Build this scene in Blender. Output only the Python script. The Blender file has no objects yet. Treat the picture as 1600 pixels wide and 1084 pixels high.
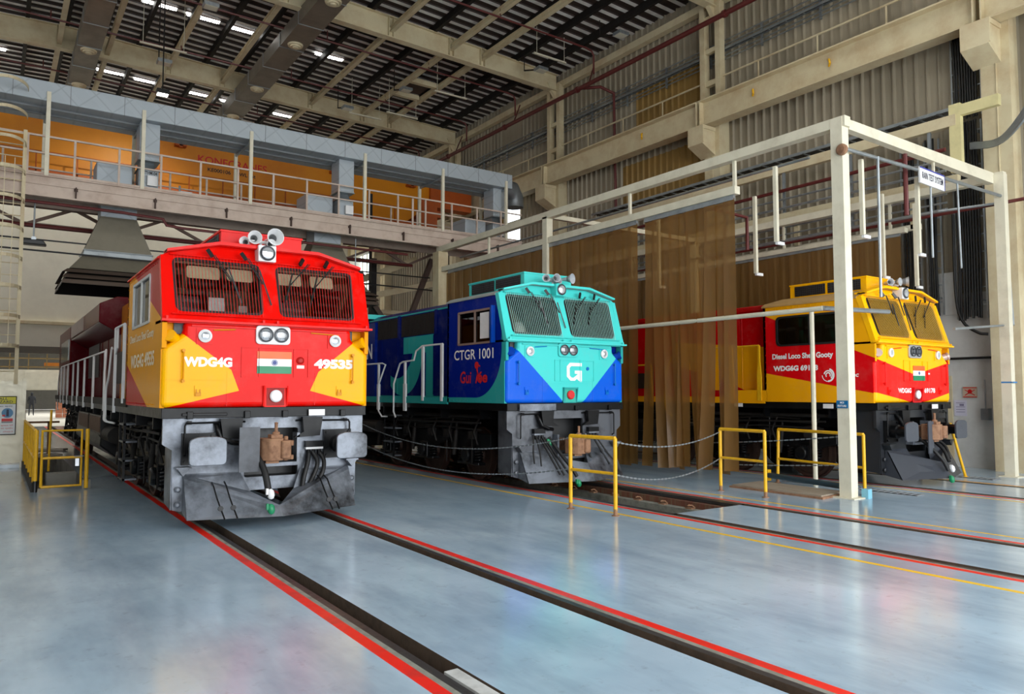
import bpy, math, random
from mathutils import Vector, Matrix, Quaternion
random.seed(7)
C = bpy.context.scene.collection
PI = math.pi
# ---------------- camera ----------------
cam_d = bpy.data.cameras.new('camera'); cam = bpy.data.objects.new('camera', cam_d); C.objects.link(cam)
bpy.context.scene.camera = cam
YAW, PIT, FOC = 0.60851, 0.05974, 1162.1
cam_d.sensor_width = 36.0; cam_d.sensor_fit = 'HORIZONTAL'
cam_d.lens = FOC / 1600 * 36.0
cam_d.clip_end = 400
cam.location = (0, 0, 1.82)
cam.rotation_euler = (PI / 2 + PIT, 0, -YAW)
# ---------------- world, sun, exposure ----------------
w = bpy.data.worlds.new('world'); bpy.context.scene.world = w; w.use_nodes = True
bgn = w.node_tree.nodes['Background']
bgn.inputs[0].default_value = (0.90, 0.95, 1.0, 1); bgn.inputs[1].default_value = 3.2
def area(name, loc, rot, sx, sy, power, col, portal=False):
    l = bpy.data.lights.new(name, 'AREA'); l.shape = 'RECTANGLE'; l.size = sx; l.size_y = sy
    l.energy = power; l.color = col
    if portal: l.cycles.is_portal = True
    o = bpy.data.objects.new(name, l); C.objects.link(o); o.location = loc; o.rotation_euler = rot
    return o
# daylight that comes in through the wide open front of the shed (behind the camera) and the far doors
area('door_daylight', (8.5, -5.4, 4.8), (PI / 2, 0, 0), 21, 9.4, 1650, (0.95, 0.975, 1.0))
vs = bpy.context.scene.view_settings
vs.view_transform = 'Standard'; vs.look = 'None'; vs.exposure = 0.2; vs.gamma = 1.0; vs.use_curve_mapping = False

# ---------------- materials ----------------
MATS = {}
def srgb(r, g, b):
    f = lambda c: c / 12.92 if c <= 0.04045 else ((c + 0.055) / 1.055) ** 2.4
    return (f(r / 255), f(g / 255), f(b / 255), 1)
class NT:
    def __init__(s, m): s.t = m.node_tree; s.n = s.t.nodes; s.l = s.t.links
    def node(s, typ, **kw):
        n = s.n.new(typ)
        for k, v in kw.items(): setattr(n, k, v)
        return n
    def put(s, sock, v):
        if isinstance(v, bpy.types.NodeSocket): s.l.new(v, sock)
        else: sock.default_value = v
    def math(s, op, a, b=None, c=None, clamp=False):
        n = s.node('ShaderNodeMath', operation=op); n.use_clamp = clamp
        s.put(n.inputs[0], a)
        if b is not None: s.put(n.inputs[1], b)
        if c is not None: s.put(n.inputs[2], c)
        return n.outputs[0]
    def mix(s, f, a, b):
        n = s.node('ShaderNodeMix', data_type='RGBA'); s.put(n.inputs[0], f); s.put(n.inputs[6], a); s.put(n.inputs[7], b)
        return n.outputs[2]
    def noise(s, scale, detail=4, rough=0.6, vec=None, sc3=None):
        n = s.node('ShaderNodeTexNoise'); n.inputs['Scale'].default_value = scale
        n.inputs['Detail'].default_value = detail; n.inputs['Roughness'].default_value = rough
        if vec is None: vec = s.coord()
        if sc3:
            m = s.node('ShaderNodeMapping'); s.put(m.inputs[0], vec); m.inputs['Scale'].default_value = sc3; vec = m.outputs[0]
        s.put(n.inputs['Vector'], vec)
        return n.outputs['Fac']
    def coord(s): return s.node('ShaderNodeTexCoord').outputs['Object']
    def xyz(s):
        n = s.node('ShaderNodeSeparateXYZ'); s.put(n.inputs[0], s.coord()); return n.outputs
    def ramp(s, f, a, b):
        n = s.node('ShaderNodeMapRange'); s.put(n.inputs[0], f); n.inputs[1].default_value = a; n.inputs[2].default_value = b
        return n.outputs[0]
    def bump(s, h, strength=0.3, dist=0.02):
        n = s.node('ShaderNodeBump'); s.put(n.inputs['Height'], h); n.inputs['Strength'].default_value = strength; n.inputs['Distance'].default_value = dist
        return n.outputs[0]
def base(name, rough=0.5, metal=0.0, coat=0.0):
    m = bpy.data.materials.new(name); m.use_nodes = True
    p = m.node_tree.nodes['Principled BSDF']
    p.inputs['Roughness'].default_value = rough; p.inputs['Metallic'].default_value = metal
    p.inputs['Coat Weight'].default_value = coat; p.inputs['Coat Roughness'].default_value = 0.06
    return m, NT(m), p
def mat(name, c, rough=0.5, metal=0.0, dirt=0.25, dc=None, scale=3.0, coat=0.0, sc3=None, bump=0.0, lo=0.45, hi=0.75, spec=0.5):
    if name in MATS: return MATS[name]
    m, t, p = base(name, rough, metal, coat)
    p.inputs['Specular IOR Level'].default_value = spec
    if dc is None: dc = tuple(x * 0.45 for x in c[:3]) + (1,)
    f = t.noise(scale, 6, 0.65, sc3=sc3)
    fac = t.math('MULTIPLY', t.ramp(f, lo, hi), dirt)
    t.put(p.inputs['Base Color'], t.mix(fac, c, dc))
    t.put(p.inputs['Roughness'], t.math('ADD', t.math('MULTIPLY', t.noise(scale * 2.3, 3), 0.25), rough - 0.1, clamp=True))
    if bump: t.put(p.inputs['Normal'], t.bump(f, bump))
    MATS[name] = m; return m
def emis(name, c, s):
    m = bpy.data.materials.new(name); m.use_nodes = True; t = NT(m); t.n.remove(t.n['Principled BSDF'])
    e = t.node('ShaderNodeEmission'); e.inputs[0].default_value = c; e.inputs[1].default_value = s
    t.l.new(e.outputs[0], t.n['Material Output'].inputs[0]); return m
def glassm(name, tint=(0.5, 0.5, 0.5, 1), rough=0.02):
    m = bpy.data.materials.new(name); m.use_nodes = True; t = NT(m); t.n.remove(t.n['Principled BSDF'])
    a = t.node('ShaderNodeBsdfTransparent'); a.inputs[0].default_value = tint
    g = t.node('ShaderNodeBsdfGlossy'); g.inputs['Roughness'].default_value = rough
    f = t.node('ShaderNodeFresnel'); f.inputs[0].default_value = 1.5
    x = t.node('ShaderNodeMixShader'); t.l.new(f.outputs[0], x.inputs[0]); t.l.new(a.outputs[0], x.inputs[1]); t.l.new(g.outputs[0], x.inputs[2])
    t.l.new(x.outputs[0], t.n['Material Output'].inputs[0]); return m
def masks(t, X, shape, u, v):
    """1 inside the shape. shape: convex polygon, circle, rect, union or difference."""
    k = shape[0]
    if k == 'poly':
        pts = shape[1]; r = None
        a2 = sum(pts[i][0] * pts[(i + 1) % len(pts)][1] - pts[(i + 1) % len(pts)][0] * pts[i][1] for i in range(len(pts)))
        if a2 < 0: pts = pts[::-1]
        for i in range(len(pts)):
            (x0, y0), (x1, y1) = pts[i], pts[(i + 1) % len(pts)]
            dx, dy = x1 - x0, y1 - y0
            e = t.math('MULTIPLY_ADD', u, -dy, t.math('MULTIPLY_ADD', v, dx, dy * x0 - dx * y0))
            g = t.math('GREATER_THAN', e, 0.0)
            r = g if r is None else t.math('MULTIPLY', r, g)
        return r
    if k == 'rect':
        x0, x1, y0, y1 = shape[1]
        return masks(t, X, ('poly', [(x0, y0), (x1, y0), (x1, y1), (x0, y1)]), u, v)
    if k == 'circ':
        cx, cy, r = shape[1]
        a = t.math('SUBTRACT', u, cx); b = t.math('SUBTRACT', v, cy)
        return t.math('LESS_THAN', t.math('ADD', t.math('MULTIPLY', a, a), t.math('MULTIPLY', b, b)), r * r)
    if k == 'or': return t.math('MAXIMUM', masks(t, X, shape[1], u, v), masks(t, X, shape[2], u, v))
    if k == 'and': return t.math('MULTIPLY', masks(t, X, shape[1], u, v), masks(t, X, shape[2], u, v))
    if k == 'sub': return t.math('MULTIPLY', masks(t, X, shape[1], u, v), t.math('SUBTRACT', 1.0, masks(t, X, shape[2], u, v)))
def paint(name, c, regions=(), plane='xz', rough=0.22, dust=0.12):
    """glossy livery paint; regions = [(colour, shape)] in the body's own coordinates"""
    m, t, p = base(name, rough, 0.0, 0.0); p.inputs['Specular IOR Level'].default_value = 0.13 if plane == 'xz' else 0.04
    X = t.xyz(); u = X[0] if plane == 'xz' else X[1]; v = X[2]
    col = c
    for cc, sh in regions: col = t.mix(masks(t, X, sh, u, v), col, cc)
    f = t.math('MULTIPLY', t.ramp(t.noise(2.2, 6, 0.7), 0.5, 0.8), dust)
    col = t.mix(f, col, (0.35, 0.3, 0.26, 1))
    t.put(p.inputs['Base Color'], col)
    t.put(p.inputs['Normal'], t.bump(t.noise(1.6, 2, 0.5), 0.06, 0.05))
    return m
# ---------------- mesh builder ----------------
class MB:
    def __init__(s): s.v = []; s.f = []; s.m = []
    def add(s, vs, fs, m=0, fn=None):
        b = len(s.v)
        s.v += [tuple(fn(*p)) if fn else tuple(p) for p in vs]
        s.f += [tuple(i + b for i in f) for f in fs]; s.m += [m] * len(fs); return s
    def box(s, x0, x1, y0, y1, z0, z1, m=0):
        return s.add([(x0, y0, z0), (x1, y0, z0), (x1, y1, z0), (x0, y1, z0), (x0, y0, z1), (x1, y0, z1), (x1, y1, z1), (x0, y1, z1)],
                     [(0, 3, 2, 1), (4, 5, 6, 7), (0, 1, 5, 4), (1, 2, 6, 5), (2, 3, 7, 6), (3, 0, 4, 7)], m)
    def cbox(s, c, d, m=0):
        return s.box(c[0] - d[0] / 2, c[0] + d[0] / 2, c[1] - d[1] / 2, c[1] + d[1] / 2, c[2] - d[2] / 2, c[2] + d[2] / 2, m)
    def prism(s, poly, ax, a, b, m=0):
        """poly in the two other axes (order kept), extruded along ax"""
        n = len(poly)
        def P(u, v, w): return {'x': (w, u, v), 'y': (u, w, v), 'z': (u, v, w)}[ax]
        vs = [P(u, v, a) for u, v in poly] + [P(u, v, b) for u, v in poly]
        fs = [tuple(range(n))[::-1], tuple(range(n, 2 * n))] + [(i, (i + 1) % n, (i + 1) % n + n, i + n) for i in range(n)]
        return s.add(vs, fs, m)
    def bar(s, p, q, w, h, m=0, up=(0, 0, 1)):
        p = Vector(p); q = Vector(q); d = (q - p).normalized(); up = Vector(up)
        if abs(d.dot(up)) > 0.98: up = Vector((1, 0, 0)) if abs(d.x) < 0.9 else Vector((0, 1, 0))
        a = d.cross(up).normalized() * w / 2; b = a.cross(d).normalized() * h / 2
        vs = [p - a - b, p + a - b, p + a + b, p - a + b, q - a - b, q + a - b, q + a + b, q - a + b]
        return s.add(vs, [(0, 3, 2, 1), (4, 5, 6, 7), (0, 1, 5, 4), (1, 2, 6, 5), (2, 3, 7, 6), (3, 0, 4, 7)], m)
    def ibeam(s, p, q, w, h, t=0.02, m=0):
        p = Vector(p); q = Vector(q)
        z = Vector((0, 0, h / 2 - t / 2))
        s.bar(p + z, q + z, w, t, m); s.bar(p - z, q - z, w, t, m); s.bar(p, q, t, h - t, m); return s
    def tube(s, pts, r, n=8, m=0, cap=True):
        pts = [Vector(p) for p in pts]; rings = []
        prev = None
        for i, p in enumerate(pts):
            d = ((pts[min(i + 1, len(pts) - 1)] - p).normalized() + (p - pts[max(i - 1, 0)]).normalized()).normalized()
            if prev is None:
                a = d.orthogonal().normalized()
            else:
                a = (prev - d * prev.dot(d)).normalized()
            prev = a; b = d.cross(a)
            rings.append([p + (a * math.cos(2 * PI * k / n) + b * math.sin(2 * PI * k / n)) * (r[i] if isinstance(r, (list, tuple)) else r) for k in range(n)])
        vs = [v for rg in rings for v in rg]; fs = []
        for i in range(len(pts) - 1):
            for k in range(n):
                fs.append((i * n + k, i * n + (k + 1) % n, (i + 1) * n + (k + 1) % n, (i + 1) * n + k))
        if cap: fs += [tuple(range(n))[::-1], tuple(range((len(pts) - 1) * n, len(pts) * n))]
        return s.add(vs, fs, m)
    def lathe(s, prof, o, ax, n=24, m=0, cap=True):
        """prof = [(radius, distance along ax)]"""
        o = Vector(o); ax = Vector(ax).normalized(); a = ax.orthogonal().normalized(); b = ax.cross(a)
        vs = [o + ax * h + (a * math.cos(2 * PI * k / n) + b * math.sin(2 * PI * k / n)) * r for r, h in prof for k in range(n)]
        fs = [(i * n + k, i * n + (k + 1) % n, (i + 1) * n + (k + 1) % n, (i + 1) * n + k) for i in range(len(prof) - 1) for k in range(n)]
        if cap: fs += [tuple(range(n))[::-1], tuple(range((len(prof) - 1) * n, len(prof) * n))]
        return s.add(vs, fs, m)
    def cyl(s, p, q, r, n=16, m=0): return s.tube([p, q], r, n, m)
    def plate(s, outer, holes, thick, fn, m=0, rad=0.0):
        """flat plate with holes; fn maps (u, v, w) to a point"""
        v, f = plate_mesh(outer, holes, thick, rad); return s.add(v, f, m, fn)
    def obj(s, name, mats, parent=None, smooth=False, bevel=0.0, seg=2, label=None, kind=None):
        me = bpy.data.meshes.new(name); me.from_pydata([tuple(v) for v in s.v], [], s.f)
        if not isinstance(mats, (list, tuple)): mats = [mats]
        for mm in mats: me.materials.append(mm)
        me.polygons.foreach_set('material_index', s.m)
        if smooth: me.polygons.foreach_set('use_smooth', [True] * len(s.f))
        me.update(); me.validate()
        o = bpy.data.objects.new(name, me); C.objects.link(o)
        if parent: o.parent = parent
        if smooth:
            try: me.set_sharp_from_angle(angle=math.radians(40))
            except Exception: pass
        if bevel:
            b = o.modifiers.new('bevel', 'BEVEL'); b.width = bevel; b.segments = seg; b.limit_method = 'ANGLE'; b.angle_limit = math.radians(35)
            b.harden_normals = False
        if label: o['label'] = label
        if kind: o['kind'] = kind
        return o
def roundpoly(pts, r, k=5):
    if r <= 0: return [tuple(p) for p in pts]
    out = []; n = len(pts)
    for i in range(n):
        p = Vector(pts[i]); a = Vector(pts[i - 1]) - p; b = Vector(pts[(i + 1) % n]) - p
        rr = min(r, a.length * .45, b.length * .45)
        p0 = p + a.normalized() * rr; p1 = p + b.normalized() * rr
        for j in range(k + 1):
            t = j / k; q = p0 * (1 - t) ** 2 + p * 2 * t * (1 - t) + p1 * t * t
            out.append((q.x, q.y))
    return out
def plate_mesh(outer, holes, thick, rad=0.0):
    cu = bpy.data.curves.new('tmp', 'CURVE'); cu.dimensions = '2D'; cu.fill_mode = 'BOTH'; cu.extrude = thick / 2
    for poly in [outer] + [roundpoly(h, rad) for h in holes]:
        sp = cu.splines.new('POLY'); sp.points.add(len(poly) - 1)
        for i, (x, y) in enumerate(poly): sp.points[i].co = (x, y, 0, 1)
        sp.use_cyclic_u = True
    o = bpy.data.objects.new('tmp', cu); me = bpy.data.meshes.new_from_object(o)
    v = [tuple(x.co) for x in me.vertices]; f = [tuple(p.vertices) for p in me.polygons]
    bpy.data.objects.remove(o); bpy.data.curves.remove(cu); bpy.data.meshes.remove(me)
    return v, f
def text_mesh(txt, u0, v0, wd, ht, fn, bold=0.0, shear=0.0, thick=0.003):
    """lettering scaled into the box u0..u0+wd, v0..v0+ht, mapped by fn(u, v, w)"""
    cu = bpy.data.curves.new('tmp', 'FONT'); cu.body = txt; cu.size = 1; cu.offset = bold; cu.shear = shear; cu.resolution_u = 4
    cu.extrude = 0.0
    o = bpy.data.objects.new('tmp', cu); me = bpy.data.meshes.new_from_object(o)
    vs = [x.co.copy() for x in me.vertices]; f = [tuple(p.vertices) for p in me.polygons]
    bpy.data.objects.remove(o); bpy.data.curves.remove(cu); bpy.data.meshes.remove(me)
    x0 = min(p.x for p in vs); x1 = max(p.x for p in vs); y0 = min(p.y for p in vs); y1 = max(p.y for p in vs)
    return [tuple(fn(u0 + (p.x - x0) / (x1 - x0) * wd, v0 + (p.y - y0) / (y1 - y0) * ht, thick)) for p in vs], f
def lettering(name, txt, u0, v0, wd, ht, fn, m, parent, bold=0.02, shear=0.0, label=None):
    b = MB(); v, f = text_mesh(txt, u0, v0, wd, ht, fn, bold, shear); b.add(v, f)
    return b.obj(name, m, parent, label=label)
def curve(pts, n=5):
    """smooth curve through points"""
    P = [Vector(p) for p in pts]; P = [P[0] * 2 - P[1]] + P + [P[-1] * 2 - P[-2]]; out = []
    for i in range(1, len(P) - 2):
        for j in range(n):
            t = j / n; a, b_, c, d = P[i - 1], P[i], P[i + 1], P[i + 2]
            out.append(.5 * ((2 * b_) + (c - a) * t + (2 * a - 5 * b_ + 4 * c - d) * t * t + (3 * b_ - a - 3 * c + d) * t ** 3))
    out.append(P[-2]); return out
def empty(name, loc, label, cat, group=None):
    o = bpy.data.objects.new(name, None); C.objects.link(o); o.location = loc; o.empty_display_size = 0.2
    o['label'] = label; o['category'] = cat
    if group: o['group'] = group
    return o
def tag(o, label, cat, group=None, kind=None):
    o['label'] = label; o['category'] = cat
    if group: o['group'] = group
    if kind: o['kind'] = kind
    return o
def struct(o, label=None):
    o['kind'] = 'structure'
    if label: o['label'] = label
    return o
def copytree(o, parent=None):
    c = o.copy(); C.objects.link(c)
    if parent is not None: c.parent = parent
    for ch in [x for x in bpy.data.objects if x.parent == o]: copytree(ch, c)
    return c

# shared materials
cream = mat('cream_steel_paint', srgb(208, 196, 162), 0.55, dirt=0.55, dc=srgb(156, 112, 62), scale=1.4, lo=0.42, hi=0.8)
cream_w = mat('white_steel_paint', srgb(216, 210, 188), 0.5, dirt=0.4, dc=srgb(150, 140, 118), scale=1.8)
pinkish = mat('walkway_paint', srgb(196, 178, 164), 0.6, dirt=0.5, dc=srgb(128, 96, 76), scale=2.0)
brown_st = mat('brown_primer_steel', srgb(74, 56, 48), 0.7, dirt=0.5, scale=2.0)
dark_st = mat('dark_steel', srgb(34, 31, 29), 0.6, spec=0.25, dirt=0.4, scale=3.0)
black_u = mat('black_underframe_paint', srgb(12, 13, 15), 0.30, dirt=0.4, dc=srgb(34, 33, 32), scale=5.0, spec=0.22)
black_s = mat('satin_black', srgb(12, 12, 13), 0.4, dirt=0.3, scale=5)
glass_s = glassm('tinted_side_glass', (0.22, 0.23, 0.23, 1))
graphite = mat('graphite_painted_steel', srgb(122, 128, 137), 0.32, 0.35, dirt=0.95, dc=srgb(14, 15, 18), scale=1.5, lo=0.43, hi=0.66)
graphite_d = mat('dark_graphite_steel', srgb(66, 69, 74), 0.33, 0.3, dirt=0.85, dc=srgb(14, 15, 17), scale=2.2)
steel = mat('bright_steel', srgb(190, 192, 196), 0.3, 0.9, dirt=0.4, scale=4)
wheel_m = mat('wheel_steel', srgb(70, 52, 44), 0.5, 0.5, dirt=0.5, dc=srgb(30, 26, 24), scale=4)
rust = mat('rusty_cast_iron', srgb(150, 112, 84), 0.75, 0.1, dirt=0.8, dc=srgb(84, 52, 36), scale=9, bump=0.3)
rubber = mat('black_rubber', srgb(16, 16, 17), 0.55, dirt=0.2)
white_p = mat('white_paint', srgb(226, 226, 226), 0.35, dirt=0.2, dc=srgb(150, 148, 140))
lett_w = mat('white_lettering', srgb(240, 240, 238), 0.4, dirt=0.0)
lett_r = mat('red_lettering', srgb(206, 26, 30), 0.4, dirt=0.0)
yel_p = mat('yellow_safety_paint', srgb(232, 178, 20), 0.4, dirt=0.35, dc=srgb(150, 96, 20), scale=6)
galv = mat('galvanised_steel', srgb(165, 172, 176), 0.38, 0.75, dirt=0.5, dc=srgb(100, 106, 110), scale=3)
maroon = mat('maroon_pipe_paint', srgb(92, 34, 32), 0.45, dirt=0.3)
green_c = mat('green_cap', srgb(20, 130, 84), 0.4, dirt=0.2)
glass = glassm('window_glass', (0.75, 0.76, 0.75, 1))
glass_d = glassm('dark_window_glass', (0.82, 0.83, 0.81, 1))
cabin_in = mat('cabin_lining', srgb(150, 136, 116), 0.7, dirt=0.2)
visor_m = mat('cream_visor', srgb(222, 208, 176), 0.6, dirt=0.1)
lens_m = mat('lamp_lens', srgb(205, 210, 215), 0.08, 0.6, dirt=0.1)
mesh_m = mat('dark_grille', srgb(40, 30, 28), 0.6, dirt=0.5, scale=8)
concrete = mat('grey_concrete', srgb(140, 138, 130), 0.8, dirt=0.5, scale=2.5, bump=0.2)
# ================= the shed =================
def epoxy():
    m, t, p = base('grey_blue_epoxy_floor', 0.16)
    n1 = t.noise(0.35, 5, 0.6); n2 = t.noise(1.0, 5, 0.65, sc3=(1.2, .35, 1)); n3 = t.noise(7, 6, 0.7)
    c = t.mix(t.ramp(n1, .35, .68), srgb(154, 178, 196), srgb(188, 208, 222))
    c = t.mix(t.math('MULTIPLY', t.ramp(n2, .42, .70), .75), c, srgb(122, 142, 160))
    c = t.mix(t.math('MULTIPLY', t.ramp(n3, .58, .78), .45), c, srgb(112, 116, 112))
    c = t.mix(t.math('MULTIPLY', t.ramp(t.noise(26, 3, .6), .73, .76), .5), c, srgb(196, 194, 170))
    X = t.xyz()
    # fades to a darker concrete grey towards the back of the shed
    f = t.math('MULTIPLY', t.ramp(t.math('ADD', X[1], t.math('MULTIPLY', n1, 10)), 17, 30), .8)
    c = t.mix(f, c, srgb(104, 100, 92))
    t.put(p.inputs['Base Color'], c)
    t.put(p.inputs['Roughness'], t.math('ADD', t.math('MULTIPLY', t.ramp(n2, .3, .8), .16), .10))
    t.put(p.inputs['Normal'], t.bump(t.noise(1.7, 3, .5, sc3=(1, .45, 1)), 0.05, 0.05))
    return m
M_ep = epoxy()
M_gv = mat('groove_dirt', srgb(84, 68, 54), .85, dirt=.6, dc=srgb(40, 32, 26), scale=9)
M_red = mat('red_floor_line', srgb(232, 34, 18), .35, dirt=.55, dc=srgb(150, 60, 56), scale=2.2, lo=.5, hi=.7)
M_yel = mat('yellow_floor_line', srgb(236, 190, 24), .35, dirt=.5, dc=srgb(190, 150, 70), scale=2.2, lo=.5, hi=.7)
M_con = mat('rail_side_concrete', srgb(134, 134, 124), .75, dirt=.8, dc=srgb(84, 82, 72), scale=6, bump=.2)
M_rail = mat('rail_steel', srgb(74, 72, 72), .38, .5, dirt=.7, dc=srgb(48, 40, 34), scale=7, sc3=(4, .3, 1))
M_pit = mat('pit_concrete', srgb(112, 108, 100), .85, dirt=.7, dc=srgb(52, 44, 38), scale=3, bump=.25)
M_pitr = mat('rusty_rail_web', srgb(104, 60, 44), .8, dirt=.8, dc=srgb(110, 112, 84), scale=5, sc3=(1, 2.5, .3))
YF, YB = -5.0, 46.0
# strips along the tracks: (x0, x1, material)
strips = []
for c, yl in ((3.287, None), (9.187, (-1.51, 1.32)), (15.265, (-1.32, .95))):
    g = .838
    strips += [(c - g - .21, c - g - .11, 2), (c - g - .11, c - g - .065, 4), (c - g - .065, c - g, 5), (c + g, c + g + .065, 5), (c + g + .065, c + g + .115, 4), (c + g + .115, c + g + .21, 2)]
    if yl: strips += [(c + yl[0], c + yl[0] + .08, 3), (c + yl[1], c + yl[1] + .07, 3)]
recs = [(2.449, 2.60, YF, YB, .16), (4.005, 4.125, YF, YB, .07),
        (8.349, 8.46, YF, 7.83, .07), (9.92, 10.025, YF, 7.83, .07), (8.349, 10.025, 7.83, 40, .95),
        (14.427, 14.53, YF, YB, .06), (16.0, 16.103, YF, YB, .06), (.72, 1.62, 16.6, 26, .8)]
xs = sorted({-9.0, 19.35} | {r[0] for r in recs} | {r[1] for r in recs} | {round(s[0], 4) for s in strips} | {round(s[1], 4) for s in strips})
ys = sorted({YF, YB} | {r[2] for r in recs} | {r[3] for r in recs})
b = MB()
def inrec(x, y):
    for r in recs:
        if r[0] < x < r[1] and r[2] < y < r[3]: return r
for i in range(len(xs) - 1):
    if xs[i + 1] - xs[i] < 1e-4: continue
    for j in range(len(ys) - 1):
        xm = (xs[i] + xs[i + 1]) / 2; ym = (ys[j] + ys[j + 1]) / 2
        if inrec(xm, ym): continue
        mi = 0
        for s in strips:
            if s[0] < xm < s[1]: mi = s[2]
        b.add([(xs[i], ys[j], 0), (xs[i + 1], ys[j], 0), (xs[i + 1], ys[j + 1], 0), (xs[i], ys[j + 1], 0)], [(0, 1, 2, 3)], mi)
for x0, x1, y0, y1, d in recs:
    mw = 6 if d > .5 else 1
    b.add([(x0, y0, -d), (x1, y0, -d), (x1, y1, -d), (x0, y1, -d)], [(0, 1, 2, 3)], mw)
    b.add([(x0, y0, 0), (x0, y1, 0), (x0, y1, -d), (x0, y0, -d)], [(0, 1, 2, 3)], mw); b.add([(x1, y0, 0), (x1, y0, -d), (x1, y1, -d), (x1, y1, 0)], [(0, 1, 2, 3)], mw)
    b.add([(x0, y1, 0), (x1, y1, 0), (x1, y1, -d), (x0, y1, -d)], [(0, 1, 2, 3)], mw)
    if y0 > YF: b.add([(x0, y0, 0), (x0, y0, -d), (x1, y0, -d), (x1, y0, 0)], [(0, 1, 2, 3)], mw)
struct(b.obj('floor', [M_ep, M_gv, M_red, M_yel, M_con, M_rail, M_pit]))
# ledges, exposed rail webs and rail clips inside the inspection pit
b = MB(); b.box(9.82, 10.02, 7.84, 40, -.16, -.06, 1); b.box(9.66, 10.02, 7.84, 40, -.5, -.16, 0); b.box(8.352, 8.56, 7.84, 40, -.5, -.1, 0); b.box(9.90, 10.024, 7.83, 40, -.05, -.0, 2)
b.box(8.352, 8.42, 7.83, 40, -.05, 0, 2)
struct(b.obj('trim_1', [M_con, M_pitr, M_rail]), 'concrete ledges and rails of the inspection pit')
clip = None
for i in range(22):
    y = 8.1 + i * .62
    if clip is None:
        b = MB(); b.tube([(0, -.06, 0), (-.06, -.05, .05), (-.1, 0, .04), (-.06, .05, .02), (0, .06, .04)], .013, 6); b.box(-.1, 0, -.07, .07, -.02, .005); clip = o = b.obj('rail_clip', rust)
    else: o = clip.copy(); C.objects.link(o)
    o.location = (9.80, y, -.145); tag(o, 'rusty spring clip holding the rail along the inspection pit', 'rail clip', 'rail clips along the inspection pit')
# wooden filler strip in the left groove
b = MB(); b.prism([(2.46, -.1), (2.56, -.1), (2.56, .01), (2.46, .01)], 'y', 1.5, 4.3); tag(b.obj('groove_filler', mat('pale_filler', srgb(190, 192, 190), .6, dirt=.6, scale=8)), 'pale worn filler strip lying in the groove beside the near left rail', 'strip')
# rings and stains
b = MB()
b.tube([(3.25 + .2 * math.cos(t) * (1 + .1 * math.sin(3 * t)), 5.05 + .22 * math.sin(t), .0015) for t in [i * PI / 12 for i in range(22)]], .012, 4)
# outside ground
b = MB(); b.box(-60, 60, -80, YF, -.3, -.02); b.box(-60, 60, YB, 120, -.3, -.02); tag(b.obj('yard_ground', mat('yard_concrete', srgb(226, 222, 210), .9, dirt=.3)), 'pale concrete yard outside the shed doors', 'ground', kind='structure')

# ---- corrugated right wall
def corr(y0, y1, z0, z1, X, pitch=.29, d=.06, sx=1):
    b = MB(); n = int((y1 - y0) / pitch) + 1; prof = []
    for i in range(n):
        y = y0 + i * pitch
        for dy, dx in ((0, 0), (pitch * .66, 0), (pitch * .78, -d), (pitch * .90, -d), (pitch * .96, 0)):
            if y + dy < y1: prof.append((y + dy, X + dx * sx))
    prof.append((y1, X))
    vs = [(x, y, z) for y, x in prof for z in (z0, z1)]
    return b.add(vs, [(2 * i, 2 * i + 1, 2 * i + 3, 2 * i + 2) for i in range(len(prof) - 1)])
def clad_mat():
    m, t, p = base('corrugated_cladding', .5)
    X = t.xyz()
    c = t.mix(t.math('MULTIPLY', t.ramp(t.noise(.5, 5, .6, sc3=(1, 1, .25)), .4, .7), .6), srgb(158, 148, 128), srgb(116, 108, 90))
    # a few sheets of aged yellow translucent panel
    y, z = X[1], X[2]
    patch = masks(t, X, ('or', ('rect', (16.4, 20.4, 8.1, 10.3)), ('or', ('rect', (16.3, 19.6, 11.4, 13.0)), ('rect', (28, 33, 8, 10.4)))), y, z)
    c = t.mix(patch, c, t.mix(t.noise(1.3, 4), srgb(160, 124, 60), srgb(124, 100, 54)))
    c = t.mix(t.math('MULTIPLY', t.ramp(t.noise(3.5, 6, .75), .62, .8), .6), c, srgb(96, 88, 74))
    t.put(p.inputs['Base Color'], c); return m
M_clad = clad_mat()
XW = 19.35
o = corr(YF, 27.0, 4.2, 15.35, XW).obj('wall_right', M_clad); struct(o)
o = corr(28.4, 43.2, 4.2, 15.35, XW).obj('wall_right', M_clad); struct(o)
b = MB(); b.box(XW - .01, XW + .03, 27.0, 28.4, 4.2, 8.4); b.box(XW - .01, XW + .03, 27.0, 28.4, 10.8, 15.35); b.box(XW - .01, XW + .03, 43.2, 46, 4.2, 7.8); b.box(XW - .01, XW + .03, 43.2, 46, 10.6, 15.35); struct(b.obj('wall_right', M_clad))
M_mas = mat('whitewashed_wall', srgb(206, 206, 202), .85, dirt=.5, dc=srgb(160, 158, 150), scale=1.2)
b = MB(); b.box(XW - .06, XW + .2, YF, 46, 0, 4.2); struct(b.obj('wall_right', M_mas))
zr0 = lambda x: 15.95 - .038 * abs(x - 2)
M_fill = emis('roof_fill_sheet', (1, .98, .93, 1), 5.0)  # glow of the added, unseen fill sheets under the roof
M_fill_rear = emis('roof_fill_sheet_rear', (1, .98, .93, 1), 10.0)
M_day = emis('daylit_window', (0.82, .93, 1, 1), 3.0)
b = MB(); b.box(XW + .05, XW + .07, 27.0, 28.4, 8.4, 10.8, 0); b.box(XW - .04, XW + .04, 27.0, 27.08, 8.4, 10.8, 1); b.box(XW - .04, XW + .04, 28.32, 28.4, 8.4, 10.8, 1); b.box(XW - .04, XW + .04, 27, 28.4, 9.55, 9.62, 1); struct(b.obj('window_1', [M_day, cream_w]))
b = MB(); b.box(XW + .05, XW + .07, 43.2, 46, 7.8, 10.6, 0)
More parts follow.
